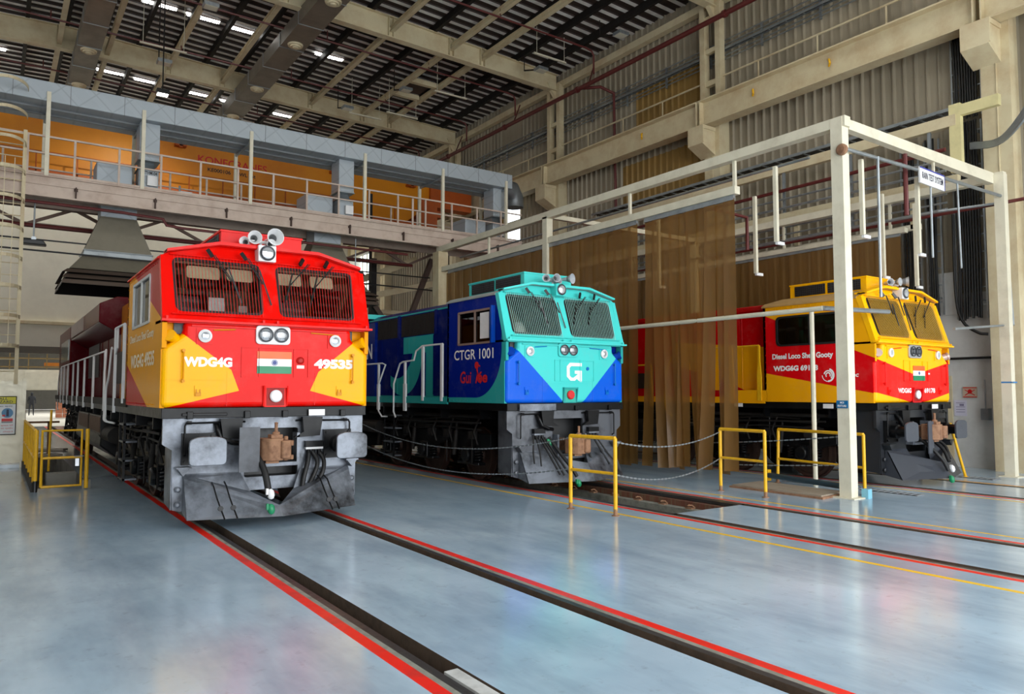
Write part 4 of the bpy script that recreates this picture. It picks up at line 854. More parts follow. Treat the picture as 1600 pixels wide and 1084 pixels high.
# ================= locomotives =================
M_throat_shade = mat('horn_throat_shade', srgb(120, 122, 124), .5, dirt=.2)  # darker grey paints the shade inside the horn trumpets
HW = 1.465                                    # half width
def loco(cfg):
    L = empty('diesel_locomotive', (cfg['x'], cfg['y'], 0), cfg['label'], 'locomotive')
    k = cfg['kind']; CL = cfg['cab']; LEN = 20.3
    front = lambda y0: (lambda u, v, w: (u, y0 - w, v))
    side = lambda x0: (lambda u, v, w: (-x0 - w, -u, v))
    P_nose, P_cab, P_band, P_hood, P_roof, P_trim, P_rail = [cfg[n] for n in ('m_nose', 'm_cab', 'm_band', 'm_hood', 'm_roof', 'm_trim', 'm_rail')]
    # ---- nose
    NW = HW - .006; b = MB(); b.prism([(-NW, 1.6), (NW, 1.6), (NW, 2.40), (1.19, 2.60), (1.19, 2.77), (-1.19, 2.77), (-1.19, 2.60), (-NW, 2.40)], 'y', 0, 0.46)
    nose = b.obj('nose', P_nose, L, bevel=0.07, seg=4)
    # panel seams, raised strips and door outlines of the nose
    b = MB()
    for x0, x1, z0, z1 in cfg.get('panels', [(-.44, .52, 2.02, 2.44)]):
        for a in ((x0, x1, z0, z0 + .008), (x0, x1, z1 - .008, z1), (x0, x0 + .008, z0, z1), (x1 - .008, x1, z0, z1)): b.box(a[0], a[1], -.012, .01, a[2], a[3])
    b.box(-.20, -.192, -.012, .01, 2.02, 2.44); b.box(.30, .308, -.012, .01, 2.02, 2.44)
    b.box(-1.40, 1.40, -.010, .01, 1.975, 1.987)
    for s in (-1, 1):
        b.box(min(s * .62, s * 1.36), max(s * .62, s * 1.36), -.004, .01, 1.90, 1.906); b.box(min(s * .62, s * .628), max(s * .62, s * .628), -.004, .01, 1.62, 2.1)
    b.obj('access_panel', P_nose, nose)
    for s in (-1, 1):
        b = MB(); b.cyl((s * .25 - .28 if s < 0 else s * .25 + .3, -.02, 2.68), (s * .98 if s > 0 else -.82, -.02, 2.66), .008, 8); b.obj('top_grab_rail', P_trim, nose)
        b = MB(); b.cyl((s * 1.2, -.05, 2.35), (s * 1.2, -.05, 1.98), .011, 8)
        for z in (2.37, 1.96): b.lathe([(.022, 0), (.022, .03)], (s * 1.2, -.03, z), (0, -1, 0), 12)
        b.cyl((s * 1.2, 0, 2.35), (s * 1.2, -.05, 2.35), .011, 8); b.cyl((s * 1.2, 0, 1.98), (s * 1.2, -.05, 1.98), .011, 8); b.obj('grab_handle', P_trim, nose)
    # latches
    for s in (-1, 1):
        b = MB(); b.box(s * 1.0 - .045, s * 1.0 + .045, -.014, 0, 1.76, 1.9, 1); b.box(s * 1.0 - .035, s * 1.0 + .035, -.03, -.01, 1.76, 1.81, 0)
        b.box(s * 1.0 - .03, s * 1.0 - .018, -.03, 0, 1.80, 1.85); b.box(s * 1.0 + .018, s * 1.0 + .03, -.03, 0, 1.80, 1.85); b.obj('latch', [P_trim, P_nose], nose)
    # centre socket niche
    b = MB(); b.box(-.11, .20, -.012, 0, 1.60, 1.90, 0); b.box(-.08, .17, -.016, -.01, 1.62, 1.87, 1); b.box(-.11, .2, -.05, 0, 1.87, 1.90, 0)
    for xx in (-.13, .20): b.prism([(0, 1.61), (-.015, 1.61), (-.06, 1.90), (0, 1.90)], 'x', xx, xx + .02, 0)
    nic = b.obj('socket_niche', [cfg['m_niche'], cfg['m_niche2']], nose)
    b = MB(); b.lathe([(.085, 0), (.088, .03), (.07, .045), (0.0, .045)], (.045, -.016, 1.755), (0, -1, 0), 24); b.obj('socket_cover', cfg['m_socket'], nic, smooth=True)
    # twin headlight
    b = MB(); b.prism(roundpoly([(-.25, 2.49), (.24, 2.49), (.24, 2.755), (-.25, 2.755)], .06), 'y', -.035, .0)
    o = b.obj('headlight_housing', cfg['m_hl'], nose, bevel=.008)
    for xx in (-.115, .105):
        b = MB(); b.lathe([(.098, 0), (.105, .03), (.088, .035), (.085, .02), (0, .02)], (xx, -.03, 2.625), (0, -1, 0), 28, 0)
        b.lathe([(.083, .021), (.07, .028), (.03, .034), (0, .035)], (xx, -.03, 2.625), (0, -1, 0), 28, 1)
        for q in range(-3, 4): b.box(xx + q * .02 - .003, xx + q * .02 + .003, -.068, -.06, 2.625 - .06, 2.625 + .06, 0)
        b.obj('headlight', [graphite_d, lens_m], o, smooth=True)
    # ditch lights
    for xx in (-.93, .92):
        b = MB(); b.box(xx - .11, xx + .11, -.012, 0, 2.46, 2.68, 0); b.lathe([(.085, 0), (.09, .03), (.06, .045), (.055, .03), (0, .03)], (xx, -.012, 2.575), (0, -1, 0), 24, 1)
        b.lathe([(.054, .031), (.03, .04), (0, .042)], (xx, -.012, 2.575), (0, -1, 0), 20, 2)
        b.obj('side_lamp', [cfg['m_sidep'], white_p, lens_m], nose, smooth=True)
    # corner marker lights in the notches
    for s in (-1, 1):
        b = MB(); d = Vector((s * .75, -.8, .35)); b.lathe([(.07, 0), (.07, .13), (.082, .13), (.082, .17), (.0, .17)], (s * 1.27, .10, 2.52), d, 20)
        b.obj('corner_lamp', cfg['m_corner'], nose, smooth=True)
    cfg['nose_extra'](nose, front)
    # ---- cab shell
    b = MB()
    sidepoly = [(-CL, 1.6), (-.05, 1.6), (-.05, 2.38), (-.0, 2.40), (-.0, 2.76), (-.28, 3.66), (-CL, 3.66)]
    wz0, wz1 = cfg['wz']
    wy0, wy1 = cfg['sw']
    hole = [(-wy1, wz0), (-wy0, wz0), (-wy0, wz1), (-wy1, wz1)]
    b.plate(sidepoly, [hole], .06, lambda u, v, w: (-HW + .03 - w, -u, v), 0, cfg['swr'])
    b.plate(sidepoly, [hole], .06, lambda u, v, w: (HW - .03 - w, -u, v), 0, cfg['swr'])
    b.box(-HW, HW, CL - .06, CL, 1.6, 3.66); b.box(-HW + .03, -1.1, .16, .42, 2.2, 2.76); b.box(1.1, HW - .03, .16, .42, 2.2, 2.76)
    cab = b.obj('cab_shell', P_cab, L)
    # rivets along the cab edges
    b = MB()
    for i in range(int(CL / .14)):
        y = .5 + i * .14
        if y < CL - .05: b.cbox((-HW - .004, y, 3.60), (.012, .016, .016)); b.cbox((-HW - .004, y, 1.64), (.012, .016, .016))
    for i in range(13): b.cbox((-HW - .004, CL - .05, 1.7 + i * .15), (.012, .016, .016))
    b.obj('rivets', P_cab, cab, kind='stuff')
    # windscreen band
    arch = [(-HW, 2.76), (HW, 2.76), (HW, 3.66), (1.38, 3.72), (.72, 3.88), (-.72, 3.88), (-1.38, 3.72), (-HW, 3.66)]
    W1 = [(-1.30, 2.90), (-.135, 2.90), (-.145, 3.66), (-1.33, 3.66)]
    W2 = [(.10, 2.90), (1.24, 2.90), (1.27, 3.66), (.08, 3.66)]
    slope = lambda u, v, w: (u, (v - 2.76) * .311 - w, v)
    b = MB(); b.plate(arch, [W1, W2], .07, slope, 0, .10)
    b.box(-HW, HW, .0, .5, 2.74, 2.78)
    for s in (-1, 1): b.prism([(-.036, 2.75), (.07, 2.75), (.36, 3.68), (.245, 3.68)], 'x', s * (HW - .08), s * (HW + .006))
    band = b.obj('windscreen_frame', P_band, L)
    b = MB(); b.box(-HW - .02, HW + .03, -.09, 0.02, 2.755, 2.785); b.box(-1.1, 1.1, -.03, 0.0, 2.70, 2.72)
    for x in (-1.42, -.16, .04, 1.4): b.cbox((x, -.07, 2.80), (.03, .03, .05))
    b.obj('window_ledge', P_band, band)
    for W in (W1, W2):
        b = MB(); cxs = sum(p[0] for p in W) / 4; czs = 3.28
        inner = [(cxs + (p[0] - cxs) * .95, czs + (p[1] - czs) * .925) for p in W]
        b.plate(roundpoly([(cxs + (p[0] - cxs) * 1.005, czs + (p[1] - czs) * 1.005) for p in W], .1), [inner], .08, slope, 0, .09)
        gsk = b.obj('windscreen_gasket', rubber, band)
        b = MB(); b.plate(roundpoly(W, .1), [], .006, lambda u, v, w: (u, (v - 2.76) * .311 + .01 - w, v)); b.obj('windscreen', glass_d, band)
    # window guards: frame and bars
    for W in (W1, W2):
        b = MB(); x0, x1 = W[0][0], W[1][0]; t0, t1 = W[3][0], W[2][0]
        n = cfg['nbars']; off = -.075
        for i in range(n):
            t = (i + .5) / n; xa = x0 + (x1 - x0) * t; xb = t0 + (t1 - t0) * t
            b.bar((xa, (2.86 - 2.76) * .311 + off, 2.86), (xb, (3.70 - 2.76) * .311 + off, 3.70), cfg['barw'], .006)
        for z in cfg['hbars']: b.bar((x0, (z - 2.76) * .311 + off, z), (x1, (z - 2.76) * .311 + off, z), .006, .008)
        b.obj('window_guard', cfg['m_guard'], band)
    b = MB()
    for z in (2.86, 3.70):
        y = (z - 2.76) * .311 - .085
        b.cyl((-1.36, y, z), (1.33, y, z), .011, 8)
        for x in (-1.35, -.75, -.03, .68, 1.32): b.cyl((x, y, z), (x, y + .08, z), .011, 6)
    b.obj('guard_frame', P_band, band)
    # wipers
    for x, dx in ((-.88, .42), (-.42, .38), (.48, -.30), (.86, -.30)):
        b = MB(); b.bar((x, .18, 3.80), (x + .06 * (1 if dx > 0 else -1), .14, 3.70), .035, .05)
        b.cyl((x + .05, .10, 3.72), (x + dx * .75, .10, 3.36), .008, 6); b.cyl((x + .08, .10, 3.72), (x + dx * .8, .10, 3.36), .006, 6)
        b.bar((x + dx * .62, .09, 3.56), (x + dx * 1.05, .035, 3.06), .012, .02)
        b.obj('wiper', black_s, band)
    # roof
    b = MB(); outer = [(-HW - .03, 3.64), (-HW - .02, 3.67), (-1.38, 3.73), (-.72, 3.89), (.72, 3.89), (1.38, 3.73), (HW + .02, 3.67), (HW + .03, 3.64)]
    b.prism(outer, 'y', .34, CL + .02)
    b.prism([(-1.4, 3.72), (-.72, 3.88), (.72, 3.88), (1.4, 3.72), (1.4, 3.75), (.72, 3.91), (-.72, 3.91), (-1.4, 3.75)], 'y', .20, .36)
    roof = b.obj('cab_roof', P_roof, L)
    b = MB(); b.prism([(-1.4, 3.725), (-.72, 3.885), (.72, 3.885), (1.4, 3.725), (1.4, 3.76), (.72, 3.93), (-.72, 3.93), (-1.4, 3.76)], 'y', .16, .42); b.obj('roof_front_lip', P_band, roof)
    # air conditioner box with mesh side
    ax0, ax1, ay0, ay1 = -.60, .60, .62, cfg.get('aclen', 2.5)
    b = MB(); b.box(ax0, ax1, ay0, ay1, 3.86, 4.19); b.box(ax0 - .015, ax1 + .015, ay0 - .015, ay1 + .015, 4.17, 4.2)
    ac = b.obj('roof_cooling_unit', P_band, roof)
    b = MB(); n = 2; seg_ = (ay1 - ay0 - .3) / n
    for i in range(n):
        y0 = ay0 + .12 + i * (seg_ + .06)
        b.box(ax0 - .012, ax0 - .002, y0, y0 + seg_, 3.93, 4.15, 0)
        for j in range(int(seg_ / .05)): b.box(ax0 - .02, ax0 - .01, y0 + j * .05, y0 + j * .05 + .008, 3.93, 4.15, 1)
        for j in range(5): b.box(ax0 - .02, ax0 - .01, y0, y0 + seg_, 3.94 + j * .045, 3.946 + j * .045, 1)
    b.obj('side_grille', [mesh_m, graphite_d], ac)
    # top lamp and horns
    b = MB(); b.box(-.20, .05, .10, .30, 3.70, 3.93, 0); b.lathe([(.10, 0), (.11, .02), (.09, .03), (0, .03)], (-.075, .10, 3.82), (0, -1, 0), 24, 1)
    lamp = b.obj('top_headlight', [cfg['m_toplamp'], graphite_d], band)
    b = MB(); b.lathe([(.085, 0), (.05, .012), (0, .014)], (-.075, .072, 3.82), (0, -1, 0), 24); b.obj('lens', lens_m, lamp, smooth=True)
    hornm = cfg['m_horn']
    b = MB(); b.cyl((-.10, .35, 3.88), (-.10, .35, 4.05), .02, 8); b.cyl((-.3, .35, 4.02), (.12, .35, 4.02), .025, 8); horn = b.obj('horn_cluster', hornm, roof)
    for hx, hz, r, dr, ln in cfg['horns']:
        b = MB(); b.lathe([(.03, 0), (.03, .06), (.028, ln * .4), (r * .55, ln * .75), (r * .85, ln * .93), (r, ln), (r * .96, ln), (r * .74, ln * .86), (r * .40, ln * .62), (.018, ln * .3), (0, ln * .3)],
                         Vector((hx, .42 if dr[1] < 0 else .2, hz)) - Vector(dr).normalized() * (ln - .25), dr, 24); b.m = [1 if (q_ // 24 >= 7) else 0 for q_ in range(len(b.f))]; b.obj('horn_trumpet', [hornm, M_throat_shade], horn, smooth=True)
    # cab interior
    b = MB(); b.box(-1.4, 1.4, .45, CL - .08, 2.30, 2.34); b.box(-1.38, 1.38, CL - .12, CL - .08, 2.3, 3.6); b.box(-1.38, -1.2, CL - .5, CL - .1, 2.3, 3.5)
    b.box(-.35, .35, CL - .6, CL - .12, 2.3, 3.55)
    b.box(-1.38, 1.38, .33, CL - .08, 3.60, 3.635)
    b.plate([(-CL + .07, 2.3), (-.45, 2.3), (-.40, 3.6), (-CL + .07, 3.6)], [[(-wy1, wz0), (-wy0, wz0), (-wy0, wz1), (-wy1, wz1)]], .02, lambda u, v, w: (-1.40 + w, -u, v)); b.plate([(-CL + .07, 2.3), (-.45, 2.3), (-.40, 3.6), (-CL + .07, 3.6)], [[(-wy1, wz0), (-wy0, wz0), (-wy0, wz1), (-wy1, wz1)]], .02, lambda u, v, w: (1.40 + w, -u, v))
    inn = b.obj('cabin_interior', cabin_in, L)
    b = MB(); b.box(-1.3, -.5, .12, .5, 2.6, 2.86); b.box(.5, 1.25, .12, .5, 2.6, 2.86); b.box(-.95, -.6, CL - .65, CL - .55, 2.75, 3.42)
    for j in range(6): b.box(-.94, -.61, CL - .67, CL - .65, 2.8 + j * .1, 2.84 + j * .1, 1)
    b.obj('control_desk', [black_s, graphite], inn)
    for xx in (-.95, .72):
        b = MB(); b.box(xx - .25, xx + .25, 1.3, 1.42, 2.6, 3.3); b.box(xx - .25, xx + .25, .95, 1.4, 2.6, 2.72); b.obj('seat', black_s, inn, bevel=.04)
    for x0, x1 in ((-1.12, -.68), (-.58, -.22), (.14, .50), (.64, 1.0)):
        b = MB(); b.plate(roundpoly([(x0, 3.40), (x1, 3.40), (x1, 3.58), (x0, 3.58)], .04), [], .012, lambda u, v, w: (u, (v - 2.76) * .311 + .10 - w, v)); b.obj('sun_visor', visor_m, inn)
    b = MB(); b.box(-.72, -.5, .75, .755, 2.86, 3.2); b.box(-.30, -.18, .72, .725, 2.86, 3.1); b.obj('paper_notice', white_p, inn)
    # side windows: frame, panes
    fr = cfg['m_wframe']
    for sgn in (-1, 1):
        b = MB(); X = sgn * HW; t = .05
        fnp = lambda u, v, w: (X - w, -u, v)
        b.plate(roundpoly([(-wy1 - .02, wz0 - .02), (-wy0 + .02, wz0 - .02), (-wy0 + .02, wz1 + .02), (-wy1 - .02, wz1 + .02)], cfg['swr'] + .02), [[(-wy1 + .02, wz0 + .02), (-wy0 - .02, wz0 + .02), (-wy0 - .02, wz1 - .02), (-wy1 + .02, wz1 - .02)]], .03, fnp, 0, cfg['swr'])
        ym = (wy0 + wy1) / 2; b.box(X - .014, X + .014, ym - .018, ym + .018, wz0, wz1)
        o = b.obj('side_window', fr, cab)
        b = MB(); b.box(X - sgn * .02 - .003, X - sgn * .02 + .003, wy0, wy1, wz0, wz1); b.obj('window_pane', glass_s, o)
    # cab door side, hand rails beside
    # ---- underframe sill and buffer beam
    b = MB(); b.box(-1.44, 1.44, .5, LEN - .1, 1.46, 1.6); b.box(-.6, .6, .5, LEN - .2, 1.05, 1.46); b.box(-1.35, 1.35, 7.2, 7.4, 1.0, 1.46)
    for i in range(12):
        y = 1.0 + i * 1.55; b.box(-1.38, 1.38, y, y + .05, 1.28, 1.46)
    sill = b.obj('underframe', black_u, L)
    b = MB(); b.box(-1.45, 1.43, -.02, .5, 1.46, 1.6)
    for x in (-1.1, -.35, .18, 1.05): b.box(x - .04, x + .04, -.06, 0, 1.45, 1.55)
    b.box(-1.2, -.62, -.05, 0, 1.49, 1.53)
    bb = b.obj('buffer_beam', black_u, L, bevel=.006, seg=1)
    if k != 'teal':
        b = MB(); b.box(.52, .76, -.07, -.06, 1.47, 1.56); b.obj('white_label', white_p, bb)
    else:
        b = MB(); b.box(-1.2, -.35, -.07, -.02, 1.46, 1.585); b.obj('folding_step', graphite, bb)
    # ---- front plate with the coupler opening
    b = MB(); out = [(-1.42, 1.46), (-1.42, 1.12), (-1.30, 1.04), (-1.28, .25), (-1.18, .22), (-.95, .30), (-.6, .44), (.6, .44), (.95, .30), (1.18, .22), (1.28, .25), (1.30, 1.04), (1.40, 1.12), (1.40, 1.46)]
    b.plate(out, [[(-.36, .62), (.40, .62), (.40, 1.30), (-.36, 1.30)]], .05, front(.06), 0, .04)
    b.prism([(.06, .25), (.5, .3), (.5, 1.46), (.06, 1.46)], 'x', -1.30, -1.26); b.prism([(.06, .25), (.5, .3), (.5, 1.46), (.06, 1.46)], 'x', 1.26, 1.30)
    plate = b.obj('front_plate', cfg['m_plate'], L)
    b = MB(); b.box(-.4, .44, .35, .4, .55, 1.4); b.box(-.4, .44, .1, .4, .58, .62); b.box(-.42, -.38, .05, .4, .55, 1.4); b.box(.42, .46, .05, .4, .55, 1.4); b.obj('coupler_pocket', black_s, plate)
    for s in (-1, 1):
        b = MB()
        b.tube([(s * .36, .02, 1.40), (s * .62, -.02, 1.40), (s * 1.14, -.04, 1.395), (s * 1.16, -.04, 1.36), (s * 1.16, -.04, .98), (s * 1.14, 0, .95)], .014, 8)
        for x in (.45, 1.1): b.cbox((s * x, -.02, 1.40), (.05, .04, .05))
        b.obj('uncoupling_rod', black_u, plate)
    b = MB()
    b.tube([(-.75, .02, 1.38), (-.74, -.05, 1.30), (-.70, -.08, 1.18), (-.55, -.08, 1.12), (-.40, -.02, 1.1)], .035, 10)
    b.obj('curved_pipe', black_u, plate)
    for s in (-1, 1):
        b = MB(); b.prism([(s * .42, 1.45), (s * .72, 1.45), (s * .68, 1.18), (s * .30, 1.16), (s * .44, 1.24)], 'y', -.10, -.02); b.obj('bracket', black_u, plate)
    for s in (-1, 1):
        b = MB(); b.prism([(s * 1.10, .80), (s * 1.25, .80), (s * 1.18, .70)], 'y', -.12, .03); b.box(min(s * 1.08, s * 1.27), max(s * 1.08, s * 1.27), -.14, .03, .80, .82)
        b.lathe([(.035, 0), (.04, .03), (.02, .04)], (s * 1.22, .02, .52), (0, -1, 0), 14); b.lathe([(.035, 0), (.04, .03), (.02, .04)], (s * 1.22, .02, .32), (0, -1, 0), 14)
        b.obj('side_step', cfg['m_plate'], plate)
    # coupler
    cf = cfg.get('coupz', 1.03); b = MB(); b.box(-.12, .10, -.25, .40, cf - .11, cf + .11)
    b.prism(roundpoly([(-.26, -.20), (-.25, -.40), (-.16, -.52), (.02, -.50), (.04, -.40), (-.04, -.34), (.0, -.20)], .04), 'z', cf - .15, cf + .15)
    b.box(-.14, .02, -.46, -.30, cf + .15, cf + .20); b.lathe([(.05, 0), (.05, .05), (.022, .06), (.022, .17), (.03, .18), (.0, .19)], (-.05, -.38, cf + .18), (0, 0, 1), 12); b.box(-.2, -.02, -.44, -.3, cf - .19, cf - .15)
    for za, zb_ in ((-.15, -.09), (.04, .11)): b.prism(roundpoly([(-.02, -.22), (.17, -.26), (.21, -.36), (.17, -.44), (.05, -.40), (.0, -.34)], .03), 'z', cf + za, cf + zb_)
    kn = b.obj('coupler', rust, L, bevel=.018)
    b = MB(); b.prism(roundpoly([(.02, -.30), (.13, -.32), (.14, -.46), (.10, -.56), (-.01, -.55), (-.03, -.48), (.05, -.46)], .03), 'z', cf - .12, cf + .12); b.lathe([(.03, 0), (.03, .34)], (.10, -.34, cf - .17), (0, 0, 1), 12); b.obj('knuckle', rust, kn, bevel=.012)
    b = MB(); b.box(-.30, .34, -.12, .1, cf - .26, cf - .21); b.box(-.34, -.30, -.10, .1, cf - .26, cf + .2); b.box(.34, .38, -.10, .1, cf - .26, cf + .2); b.obj('coupler_carrier', graphite, L)
    # buffers
    if k != 'teal':
        sl = cfg.get('bufy', -.55)
        for s, hw_ in ((-1, .23), (1, .23)):
            b = MB(); b.box(s * .98 - .21, s * .98 + .21, -.03, .04, .84, 1.26, 0); b.lathe([(.13, 0), (.13, .15), (.10, .17), (.10, -sl - .03)], (s * .98, 0, 1.05), (0, -1, 0), 20, 0)
            for a in (-.17, .17):
                for c_ in (-.17, .17): b.lathe([(.02, 0), (.02, .02)], (s * .98 + a, -.03, 1.05 + c_), (0, -1, 0), 8, 0)
            bf = b.obj('buffer', black_u, L, smooth=True)
            pts = roundpoly([(s * .98 - .23, .87), (s * .98 + .23, .87), (s * .98 + .23, 1.20), (s * .98 + .12, 1.24), (s * .98 - .12, 1.24), (s * .98 - .23, 1.20)], .07)
            b = MB(); b.prism(pts, 'y', sl - .04, sl); b.obj('buffer_face', cfg['m_buff'], bf, bevel=.008)
    if k == 'red':
        b = MB(); b.box(-.55, -.28, -.42, -.40, .74, 1.34); b.box(-.5, -.3, -.40, .05, 1.0, 1.04); b.obj('cable_shield', graphite_d, L)
    # multiple-unit socket and hoses
    def hose(pts, r, name='air_hose', m=rubber, parent=plate): return MB().tube(curve(pts), r, 10).obj(name, m, parent, smooth=True)
    for x0, pts in cfg['hoses']:
        h = hose(pts, x0)
    for xx, zz, y in cfg['mutop']:
        b = MB(); b.box(xx - .13, xx + .13, y - .05, y + .03, zz, zz + .03, 1); b.box(xx - .13, xx + .13, y - .05, y + .05, zz + .03, zz + .12, 0)
        for q in (-.08, 0, .08): b.cyl((xx + q, y - .02, zz - .08), (xx + q, y - .02, zz), .025, 8)
        b.obj('hose_manifold', [black_u, cfg.get('m_mu', white_p)], plate)
    for (x, y, z), mcap in cfg['caps']:
        b = MB(); b.lathe([(.02, 0), (.045, .03), (.05, .09), (.03, .13), (.0, .14)], (x, y, z + .06), (.1, -.1, -1), 12); b.box(x - .06, x - .03, y - .03, y + .01, z - .01, z + .07); b.obj('hose_coupling', mcap, plate, smooth=True)
    # ---- plough
    ctr = cfg['plowx']; dip = cfg['dip']
    for s in (-1, 1):
        b = MB(); xo = s * 1.16; yc = -.66; yo = -.30; zt = .66; zb = .15
        A = Vector((xo, yo, zb)); Bp = Vector((ctr, yc, zb)); Ct = Vector((ctr, yc + .12 + dip * .3, zb + dip)); D = Vector((xo + s * .0, yo + .26, zt))
        off = Vector((0, .025, 0))
        vs = [A, Bp, Ct, D] + [p + off for p in (A, Bp, Ct, D)]
        b.add(vs, [(0, 1, 2, 3), (7, 6, 5, 4), (0, 4, 5, 1), (1, 5, 6, 2), (2, 6, 7, 3), (3, 7, 4, 0)])
        # folded top wing
        E2 = Vector((s * .42, .0, .70)); F2 = Vector((s * .30, -.1, .44)); D2 = Vector((xo, .02, .72))
        b.add([D, Ct, F2, E2, D2], [(0, 1, 2, 3, 4)]); b.add([D, Ct, F2, E2, D2], [(4, 3, 2, 1, 0)], 0, lambda x, y, z: (x, y, z - .01))
        G = Vector((xo, .05, .22)); b.add([A, D, D2, G], [(0, 1, 2, 3)]); b.add([A, D, D2, G], [(3, 2, 1, 0)], 0, lambda x, y, z: (x - s * .01, y, z))
        b.obj('snow_plough_blade', [cfg['m_plow']], L)
    for x in cfg.get('hooks', ()):
        b = MB(); zz = .60; b.tube([(x, -.12, zz), (x - .02, -.30, zz - .03), (x, -.42, zz - .18), (x + .04, -.52, zz - .34), (x + .07, -.56, zz - .44)], .011, 6); b.lathe([(.035, 0), (.035, .03)], (x + .02, -.52, zz - .30), (0, -1, .2), 8); b.obj('jumper_hose', black_u, L)
    # ---- bogies
    for yb in (1.8, LEN - 5.5):
        b = MB()
        for s in (-1, 1):
            x0 = s * 1.05
            b.prism([(yb - .75, .98), (yb + 4.45, .98), (yb + 4.45, .74), (yb + 3.9, .62), (yb + 3.3, .62), (yb + 2.8, .80), (yb + 2.3, .62), (yb + 1.5, .62), (yb + .9, .80), (yb + .4, .62), (yb - .3, .62), (yb - .75, .74)], 'x', x0 - .06, x0 + .06)
            for q in (.95, 2.8): b.box(x0 - .12, x0 + .12, yb + q - .15, yb + q + .15, .80, 1.3)
        b.box(-1.0, 1.0, yb - .7, yb - .6, .7, .95); b.box(-1.0, 1.0, yb + .7, yb + 1.0, .6, .95); b.box(-1.0, 1.0, yb + 2.6, yb + 2.9, .6, .95)
        bog = b.obj('bogie', black_u, L, bevel=.01, seg=1)
        for q in (0, 1.88, 3.74):
            b = MB()
            for s in (-1, 1):
                b.lathe([(.56, 0), (.56, .03), (.525, .035), (.52, .13), (.46, .13), (.44, .09), (.2, .08), (.18, .15), (0, .15)], (s * .80, yb + q, .53), (s, 0, 0), 40, 0)
            b.cyl((-.82, yb + q, .53), (.82, yb + q, .53), .09, 12, 0)
            b.obj('wheelset', wheel_m, bog, smooth=True)
            for s in (-1, 1):
                b = MB(); x = s * 1.10
                b.cbox((x, yb + q, .53), (.20, .34, .34)); b.lathe([(.14, 0), (.14, .06), (.11, .08), (0, .08)], (x + s * .1, yb + q, .53), (s, 0, 0), 20)
                b.box(x - .09, x + .09, yb + q - .42, yb + q + .42, .34, .40)
                b.obj('axle_box', black_u, bog, bevel=.015)
                for e in (-.31, .31):
                    b = MB(); pts = [(x + .075 * math.cos(t), yb + q + e + .075 * math.sin(t), .41 + .035 * t / (2 * PI) * 1.6) for t in [i * PI / 5 for i in range(0, 45)]]
                    b.tube(pts, .016, 6); b.obj('coil_spring', black_u, bog, smooth=True)
                b = MB(); b.cyl((x + s * .08, yb + q + .55, .5), (x + s * .05, yb + q + .5, 1.0), .045, 12); b.cyl((x + s * .05, yb + q + .5, 1.0), (x + s * .04, yb + q + .5, 1.2), .025, 10); b.obj('damper', dark_st, bog)
        b = MB()
        for s in (-1, 1):
            for i, z in enumerate((1.05, 1.16, 1.24)): b.tube([(s * (1.18 - .05 * i), yb - .5 + .3 * i, z), (s * 1.2, yb + 1, z + .03), (s * 1.15, yb + 2.2, z - .05), (s * 1.2, yb + 4.2, z)], .018, 6)
            for q in (-.4, .6, 1.3, 2.5, 3.2): b.tube([(s * 1.15, yb + q, 1.3), (s * 1.22, yb + q + .1, 1.0), (s * 1.16, yb + q + .05, .75)], .02, 6); b.box(min(s * 1.1, s * 1.22), max(s * 1.1, s * 1.22), yb + q + .15, yb + q + .33, .86, 1.02)
            b.box(min(s * 1.2, s * 1.215), max(s * 1.2, s * 1.215), yb - .22, yb - .2, .35, .9)
            b.cyl((s * 1.24, yb + .75, .35), (s * 1.24, yb + .75, .8), .012, 6)
        b.obj('brake_rigging', dark_st, bog)
    # fuel tank and boxes between the bogies
    b = MB(); b.prism([(-1.30, 1.3), (-1.35, .65), (-1.0, .35), (1.0, .35), (1.35, .65), (1.30, 1.3)], 'y', 7.6, 13.2); b.obj('fuel_tank', black_u, L, bevel=.03)
    if k == 'red':
        b = MB(); b.box(-1.42, -1.1, 6.9, 9.1, .92, 1.32, 0); b.box(-1.43, -1.42, 6.95, 9.05, .97, 1.28, 1); b.box(-1.42, -1.1, 9.3, 11.6, .92, 1.32, 0); b.box(-1.43, -1.42, 9.35, 11.55, .97, 1.28, 1)
        b.obj('battery_box', [black_u, mat('brown_box_panel', srgb(84, 58, 40), .6)], L)
    b = MB(); b.cyl((-1.18, 1.0, 1.32), (-1.18, 6.6, 1.30), .04, 8); b.cyl((-1.25, 5.8, .95), (-1.25, 7.4, .95), .16, 16); b.cyl((-1.25, 1.2, 1.2), (-1.28, 4.8, 1.15), .02, 6)
    b.obj('side_pipework', dark_st, L, smooth=True)
    # boarding steps
    for s in (-1, 1):
        b = MB()
        for y in (cfg['stepy'], cfg['stepy'] + .52): b.box(min(s * 1.38, s * 1.42), max(s * 1.38, s * 1.42), y, y + .03, .28, 1.46, 0)
        for z in (.30, .62, .94, 1.24): b.box(min(s * 1.2, s * 1.42), max(s * 1.2, s * 1.42), cfg['stepy'], cfg['stepy'] + .55, z, z + .03, 1)
        b.obj('boarding_step', [black_u, graphite], L)
    # ---- hood
    cfg['hood'](L, P_hood, CL, LEN)
    # walkway deck edge
    b = MB(); b.box(-1.44, 1.44, CL, LEN - .1, 1.6, 1.63); b.box(-HW, -HW + .03, CL, LEN - .2, 1.56, 1.70); b.box(HW - .03, HW, CL, LEN - .2, 1.56, 1.70); b.obj('walkway_deck', cfg['m_deck'], L)
    return L
